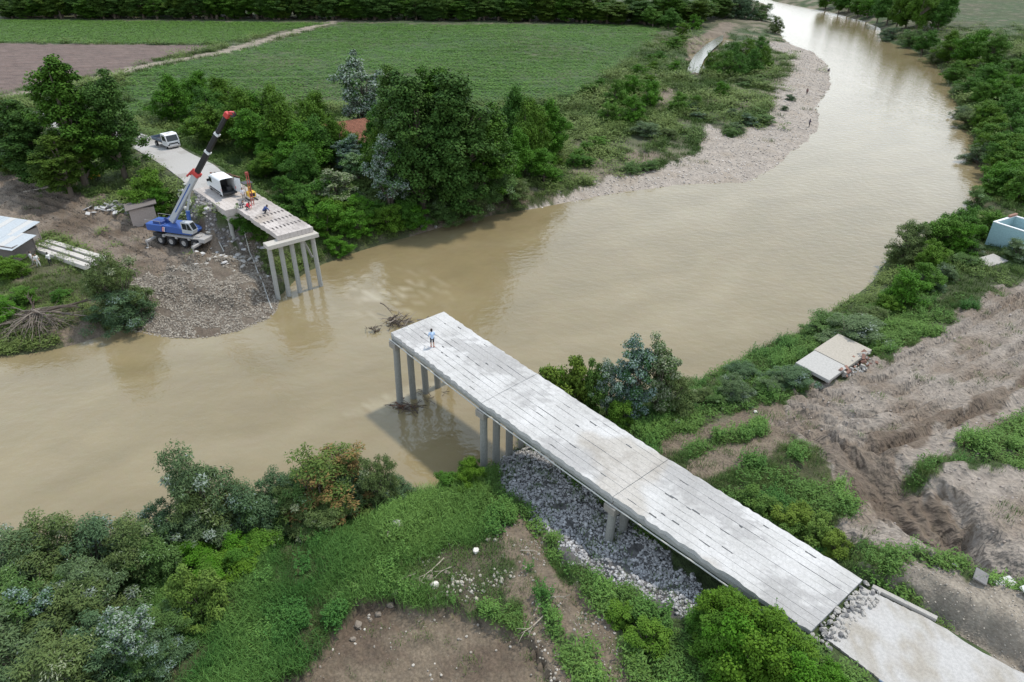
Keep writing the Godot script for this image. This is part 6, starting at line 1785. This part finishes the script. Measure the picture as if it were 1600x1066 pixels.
		for w in [[Vector3(0, 1.0, 1.4), Vector3(7.4, 1.9, 0.1)], [Vector3(3.6, 1.05, 0), Vector3(0.1, 1.9, 2.7)], [Vector3(-3.6, 1.05, 0), Vector3(0.1, 1.9, 2.7)], [Vector3(0, 1.1, -1.4), Vector3(7.4, 2.2, 0.1)]]:
			part("wall", boxm(w[1]), M.roof_dark if k else M.plaster, o, w[0])
	for k in 4:
		slab("board", Vector3(-71.5 + k * 0.5, ground(-71.5, -100.5) + 0.12 + 0.08 * k, -100.5 - k * 0.3), Vector3(4.4 - k * 0.4, 0.07, 0.35), Vector3(0.05 * k, 0.5 + 0.12 * k, 0.02), M.deadwood_pale, "grey board lying on churned earth under the tall poplars", "board", "boards on the churned earth")
	o = thing("yellow_loader", "yellow machine mostly hidden behind the tall poplar trunks", "machine", Vector3(-66.4, ground(-66.4, -106.0), -106.0), 0.4)
	part("body", boxm(Vector3(2.2, 1.0, 1.4), 0.12), M.yellow, o, Vector3(0, 0.95, 0))
	part("cab", boxm(Vector3(0.9, 1.0, 1.1), 0.08), M.yellow, o, Vector3(-0.4, 1.9, 0))
	for q in [[-0.7, -0.7], [0.7, -0.7], [-0.7, 0.7], [0.7, 0.7]]:
		wheel(o, Vector3(q[0], 0.45, q[1]), 0.45, 0.3, M.dark_metal)
	# steel cable and pipe down the stone fill
	var s := Shape.new()
	var path := []
	var rad := []
	for k in 12:
		var t := k / 11.0
		var x := lerpf(-35.2, -27.6, t)
		var z := lerpf(-84.0, -69.2, t)
		path.append(Vector3(x, maxf(0.05, ground(x, z) + 0.16), z)); rad.append(0.07)
	s.tube(path, rad, 8)
	var pp := part("steel_pipe", s.done(), M.pipe, self)
	tag(pp, "thin grey pipe running down the stone fill to the water", "pipe")
	s = Shape.new()
	s.tube([Vector3(-43.2, 6.9, -89.5), Vector3(-39.5, 5.0, -84.2), Vector3(-36.6, 2.6, -80.2)], [0.06, 0.06, 0.06], 8)
	pp = part("leaning_pole", s.done(), M.pipe, self)
	tag(pp, "thin pole leaning on the rubble slope beside the van", "pole")
	# deck wreckage behind the van
	for k in 9:
		var p := Vector3(-40.6 + rng.randfn() * 0.7, 0, -96.4 + rng.randfn() * 0.7)
		p.y = ground(p.x, p.z) + 0.12 + 0.05 * k
		var d := Vector3(rng.randfn() * 0.5 - 0.6, rng.randfn() * 0.03, rng.randfn() * 0.4 - 0.7).normalized()
		var q := part("scrap_beam", boxm(Vector3(0.16, rng.randf_range(2.0, 4.0), 0.2), 0.01), M.rust if k % 2 else M.deadwood_dark, self, p, aim(d))
		tag(q, "rusty scrap beam piled at the roadside behind the van", "scrap", "scrap behind the van")
	# fallen deck slab on the right bank
	var fs := Vector3(29.8, 0, -53.4)
	fs.y = 3.65
	o = thing("fallen_slab", "large tilted concrete slab with crumbled brick edge on the right bank", "concrete slab", fs, 0.0)
	var fb := Basis.from_euler(Vector3(0.07, 0.69, 0.02))
	part("slab_plate", boxm(Vector3(3.2, 0.34, 3.3), 0.03), M.slab_pale, o, fb * Vector3(-2.2, -0.03, 0), fb)
	part("slab_plate", boxm(Vector3(4.4, 0.34, 3.4), 0.03), M.slab_tan, o, fb * Vector3(1.65, 0.0, -0.03), fb)
	for k in 70:
		var sz2 := rng.randf_range(0.12, 0.34)
		var q := fb * Vector3(rng.randf_range(-1.6, 3.4), 0, 1.75 + rng.randfn() * 0.4) + Vector3(0, rng.randf_range(-0.6, 0.2), 0)
		part("brick_lump", boxm(Vector3(sz2 * 1.5, sz2 * 0.8, sz2)), M.brick if k % 3 == 0 else M.rubble, o, q, Basis.from_euler(Vector3(rng.randf() * 3, rng.randf() * 3, rng.randf() * 3)))
	part("slab_edge", boxm(Vector3(6.6, 0.9, 0.3), 0.03), M.plaster, o, fb * Vector3(0.2, -0.6, 1.3), fb)
	# roofless pale blue building
	o = thing("roofless_building", "small roofless pale blue building with white wall tops above the river", "building", Vector3(63.2, ground(63.2, -80.2) - 0.3, -80.2), 0.5)
	for w in [[Vector3(0, 1.5, 1.9), Vector3(4.6, 3.0, 0.25)], [Vector3(0, 1.5, -1.9), Vector3(4.6, 3.0, 0.25)], [Vector3(-2.18, 1.5, 0), Vector3(0.25, 3.0, 3.55)], [Vector3(2.18, 1.5, 0), Vector3(0.25, 3.0, 3.55)]]:
		var wl := part("wall", boxm(w[1]), M.paleblue, o, w[0])
		part("wall_top", boxm(Vector3(w[1].x + 0.06, 0.08, w[1].z + 0.06)), M.white, wl, Vector3(0, 1.545, 0))
	part("inner_floor", boxm(Vector3(4.2, 0.2, 3.6)), M.slab_white, o, Vector3(0, 1.6, 0))
	part("red_edge", boxm(Vector3(1.6, 0.3, 0.3)), M.brick, o, Vector3(1.6, 3.2, -1.9))
	slab("flat_slab", Vector3(57.6, ground(57.6, -75.3) + 0.2, -75.3), Vector3(3.2, 0.22, 2.0), Vector3(0.06, 0.4, 0.05), M.rubble, "grey flat slab lying in the grass below the pale blue building")
	slab("flat_slab", Vector3(55.9, ground(55.9, -74.8) + 0.06, -74.8), Vector3(2.2, 0.12, 1.6), Vector3(0.03, 0.6, 0.02), M.slab_tan, "thin tan slab half overgrown next to the grey flat slab")
	# broken white panels at the right edge
	var wp := [[28.6, -26.4, 1.7, 1.3, 0.3, "white broken panel with a dark dent on the slope"], [29.9, -26.5, 1.3, 0.9, 0.5, "smaller white panel leaning against the dented one"], [29.4, -25.4, 1.7, 1.2, 0.35, "white panel nearest the gravel heap"], [30.7, -25.4, 1.6, 1.0, 0.6, "grey-white panel resting on the lower panel"], [26.9, -26.6, 0.9, 0.7, 0.9, "dark grey concrete lump beside the white panels"]]
	for k in wp.size():
		var q: Array = wp[k]
		slab("broken_panel", Vector3(q[0], ground(q[0], q[1]) + 0.18 + 0.03 * k, q[1]), Vector3(q[2], 0.12, q[3]), Vector3(0.18, q[4], -0.12 + 0.05 * k), M.slab_white if k < 4 else M.rubble_dark, q[5], "panel")
	for k in 10:
		var t := k / 9.0
		var x := lerpf(27.0, 31.5, t) + rng.randfn() * 0.4
		var z := lerpf(-27.4, -24.2, t) + rng.randfn() * 0.4
		slab("panel_shard", Vector3(x, ground(x, z) + 0.06, z), Vector3(rng.randf_range(0.25, 0.7), 0.06, rng.randf_range(0.15, 0.4)), Vector3(rng.randfn() * 0.2, rng.randf() * TAU, rng.randfn() * 0.2), M.slab_white, "white shard of broken panel on the dirt slope", "panel", "shards by the white panels")

func gable(o: Node3D, L: float, W: float, eave: float, rise: float, m: Material) -> void:
	for w in [[Vector3(0, eave / 2, W / 2), Vector3(L, eave, 0.25)], [Vector3(0, eave / 2, -W / 2), Vector3(L, eave, 0.25)], [Vector3(L / 2, eave / 2, 0), Vector3(0.25, eave, W - 0.3)], [Vector3(-L / 2, eave / 2, 0), Vector3(0.25, eave, W - 0.3)]]:
		part("wall", boxm(w[1]), M.plaster, o, w[0])
	var r := thing_part("roof", o)
	for sd in [-1, 1]:
		var a := Vector3(0, eave - 0.15, sd * (W / 2 + 0.5))
		var b := Vector3(0, eave + rise, 0)
		var run := (b - a)
		var s := Shape.new()
		var rows := 16
		for k in rows:                                   # overlapping tile courses
			var p0 := a + run * k / rows
			var p1 := a + run * (k + 1.25) / rows
			var up := Vector3(0, 0.06, 0)
			for j in int(L * 3.4):
				var x0 := -L / 2 - 0.3 + j * (L + 0.6) / int(L * 3.4)
				var x1 := x0 + (L + 0.6) / int(L * 3.4)
				var xm := (x0 + x1) * 0.5
				var g := rng.randf_range(0.75, 1.15)
				s.tint = Color(g, g, g)
				var hh := Vector3(0, 0.06, 0)
				s.quad(Vector3(x0, p0.y, p0.z) + up, Vector3(xm, p0.y, p0.z) + up + hh, Vector3(xm, p1.y, p1.z) + hh, Vector3(x0, p1.y, p1.z))
				s.quad(Vector3(xm, p0.y, p0.z) + up + hh, Vector3(x1, p0.y, p0.z) + up, Vector3(x1, p1.y, p1.z), Vector3(xm, p1.y, p1.z) + hh)
		var t := part("tile_slope", s.done(), m, r)
		stuff(t)
	for sd in [-1, 1]:
		var s := Shape.new()
		s.tri(Vector3(sd * L / 2, eave, -W / 2), Vector3(sd * L / 2, eave, W / 2), Vector3(sd * L / 2, eave + rise - 0.1, 0))
		part("gable_wall", s.done(), M.plaster, o)

# ---------------------------------------------------------------- materials
func make_materials() -> void:
	var grain := tex(21, 0.03, lc(0.72, 0.72, 0.72), Color(1, 1, 1), 5, 512)
	var spots := tex(22, 0.02, lc(0.74, 0.74, 0.74), Color(1, 1, 1), 4, 512)
	var fine_n := bump_tex(23, 0.06, 5.0, 4, 512)
	var rough_n := bump_tex(24, 0.03, 10.0, 5, 512)
	var conc := func(c: Color, vcol := false) -> StandardMaterial3D:
		return detail(tri_mat(mat(c, 0.92, 0, vcol), spots, 2.6, fine_n, 0.6), grain, 0.9)
	M.deck = conc.call(Color(1, 1, 1), true)
	M.deck_pink = conc.call(lc(0.98, 0.9, 0.86), true)
	M.concrete_v = conc.call(Color(1, 1, 1), true)
	M.cap = conc.call(lc(0.36, 0.33, 0.29))
	M.cap_pale = conc.call(lc(0.6, 0.56, 0.5))
	M.pile = conc.call(lc(0.34, 0.34, 0.31))
	M.pile_pale = conc.call(lc(0.44, 0.44, 0.41))
	M.girder = conc.call(lc(0.42, 0.42, 0.39))
	M.beam_stack = conc.call(lc(0.66, 0.61, 0.56))
	M.rubble = conc.call(lc(0.5, 0.47, 0.43))
	M.rubble_dark = conc.call(lc(0.24, 0.23, 0.225))
	M.white_rubble = conc.call(lc(0.68, 0.66, 0.64))
	M.slab_white = conc.call(lc(0.74, 0.73, 0.72))
	M.slab_pale = conc.call(lc(0.52, 0.5, 0.47))
	M.slab_tan = conc.call(lc(0.49, 0.44, 0.37))
	M.plaster = conc.call(lc(0.5, 0.42, 0.38))
	M.brick = conc.call(lc(0.36, 0.2, 0.15))
	M.roof_dark = conc.call(lc(0.2, 0.17, 0.155))
	M.mudstone = conc.call(lc(0.3, 0.25, 0.2))
	M.paleblue = conc.call(lc(0.36, 0.55, 0.58))
	M.stone = tri_mat(mat(Color(1, 1, 1), 0.95, 0, true), grain, 0.7, rough_n, 0.6)
	M.tile = conc.call(lc(0.34, 0.14, 0.085), true)
	M.tile_brown = conc.call(lc(0.27, 0.15, 0.11), true)
	var wood := func(c: Color) -> StandardMaterial3D:
		return tri_mat(mat(c, 0.9), grain, 0.5, rough_n, 0.6)
	M.bark = wood.call(lc(0.13, 0.105, 0.08))
	M.deadwood = wood.call(lc(0.24, 0.2, 0.165))
	M.deadwood_dark = wood.call(lc(0.1, 0.075, 0.058))
	M.deadwood_pale = wood.call(lc(0.42, 0.36, 0.29))
	M.rust = wood.call(lc(0.16, 0.075, 0.045))
	for k in 4:
		var tone: Color = [Color(1, 1, 1), Color(1.0, 0.97, 0.85), Color(0.88, 0.93, 0.95), Color(0.92, 1.0, 0.8)][k]
		for q in ["green", "pale"]:
			var lm := mat(tone, 0.65, 0, true)
			lm.metallic_specular = 0.22
			lm.backlight = Color(0.4, 0.52, 0.2) if q == "green" else Color(0.38, 0.44, 0.28)
			M["leaf_%s%d" % [q, k]] = lm
	M.blade = mat(Color(1, 1, 1), 0.65, 0, true)
	M.blade.metallic_specular = 0.2
	M.blade.backlight = Color(0.4, 0.5, 0.2)
	M.cloth = mat(Color(1, 1, 1), 0.9, 0, true)
	M.white = tri_mat(mat(lc(0.78, 0.79, 0.8), 0.4), spots, 2.1)
	M.rust_red = mat(lc(0.26, 0.05, 0.035), 0.7)
	M.red = mat(lc(0.5, 0.05, 0.045), 0.45)
	M.blue = tri_mat(mat(lc(0.04, 0.105, 0.36), 0.5), grain, 1.3)
	M.dark_blue = mat(lc(0.025, 0.055, 0.2), 0.5)
	M.yellow = mat(lc(0.68, 0.42, 0.04), 0.5)
	M.black = mat(lc(0.016, 0.015, 0.017), 0.5)
	M.dark_metal = mat(lc(0.05, 0.05, 0.055), 0.6, 0.3)
	M.crane_grey = tri_mat(mat(lc(0.42, 0.4, 0.385), 0.6), grain, 1.1)
	M.crane_white = tri_mat(mat(lc(0.5, 0.52, 0.54), 0.45), grain, 1.7)
	M.bluegrey = mat(lc(0.1, 0.14, 0.2), 0.5, 0.2)
	M.rubber = mat(lc(0.022, 0.022, 0.024), 0.8)
	M.glass = mat(lc(0.02, 0.025, 0.028), 0.06)
	M.pipe = mat(lc(0.45, 0.44, 0.41), 0.55, 0.3)
	M.sheet = tri_mat(mat(lc(0.5, 0.53, 0.55), 0.5, 0.2), spots, 3.0)
	M.sheet_b = tri_mat(mat(lc(0.6, 0.58, 0.55), 0.55, 0.2), spots, 2.0)
	M.water = mat(Color(1, 1, 1), 0.07, 0, true)
	tri_mat(M.water, tex(31, 0.006, lc(0.9, 0.9, 0.9), Color(1, 1, 1), 3, 512), 60.0)
	M.water.normal_enabled = true
	M.water.normal_texture = bump_tex(32, 0.012, 8.0, 5, 1024)
	M.water.normal_scale = 0.24
	M.water.uv1_scale = Vector3(1.0 / 22.0, 1, 1.0 / 16.0)
	M.pond = mat(lc(0.15, 0.15, 0.11), 0.16)

func _ready() -> void:
	rng.seed = 20140
	n_big = noise_of(1, 0.02, 3)
	n_mid = noise_of(2, 0.06, 3)
	n_fine = noise_of(3, 0.5, 3)
	n_stain = noise_of(4, 0.16, 4)
	n_cell = noise_of(9, 0.75, 1, FastNoiseLite.TYPE_CELLULAR)
	n_cell.cellular_return_type = FastNoiseLite.RETURN_DISTANCE2_SUB
	n_cell.cellular_jitter = 1.0
	# camera
	var cam := Camera3D.new()
	cam.name = "camera"
	cam.position = Vector3(0, 37.5, 0)
	cam.rotation_degrees = Vector3(-31, 0, 0)
	cam.fov = 53.09
	cam.far = 6000
	add_child(cam)
	cam.make_current()
	# sky and sun
	var env := Environment.new()
	env.background_mode = Environment.BG_SKY
	var sm := ProceduralSkyMaterial.new()
	sm.sky_top_color = Color(0.6, 0.66, 0.73)
	sm.sky_horizon_color = Color(0.9, 0.91, 0.91)
	sm.sky_curve = 0.2
	sm.ground_horizon_color = Color(0.6, 0.62, 0.6)
	sm.ground_bottom_color = Color(0.25, 0.27, 0.22)
	sm.sun_angle_max = 0.0
	sm.energy_multiplier = 1.45
	var sky := Sky.new()
	sky.sky_material = sm
	env.sky = sky
	env.tonemap_mode = Environment.TONE_MAPPER_LINEAR
	env.tonemap_exposure = 1.7
	env.sdfgi_enabled = true
	env.ssao_enabled = true
	env.ssil_enabled = true
	var we := WorldEnvironment.new()
	we.name = "world_environment"
	we.environment = env
	add_child(we)
	var sun := DirectionalLight3D.new()
	sun.name = "sun"
	sun.light_energy = 0.62
	sun.light_color = Color(1.0, 0.97, 0.92)
	sun.light_angular_distance = 4.0
	sun.shadow_enabled = true
	add_child(sun)
	sun.look_at_from_position(Vector3(0, 100, 0), Vector3(0, 100, 0) + Vector3(-2.51, -6.9, 2.02), Vector3.UP)
	var t0 := Time.get_ticks_msec()
	var stage := func(what: String) -> void:
		print(what, " ", Time.get_ticks_msec() - t0)
	make_materials(); stage.call("materials")
	prepare_terrain(); stage.call("terrain grids")
	build_ground(); stage.call("ground")
	build_water(); stage.call("water")
	build_roads()
	build_near_bridge()
	build_far_bridge(); stage.call("bridges")
	build_trees(); stage.call("trees")
	build_crane()
	build_van()
	build_truck()
	build_rig(); stage.call("vehicles")
	build_things(); stage.call("things")
	build_people(); stage.call("people")
	build_stones(); stage.call("stones")
	build_grass(); stage.call("grass")
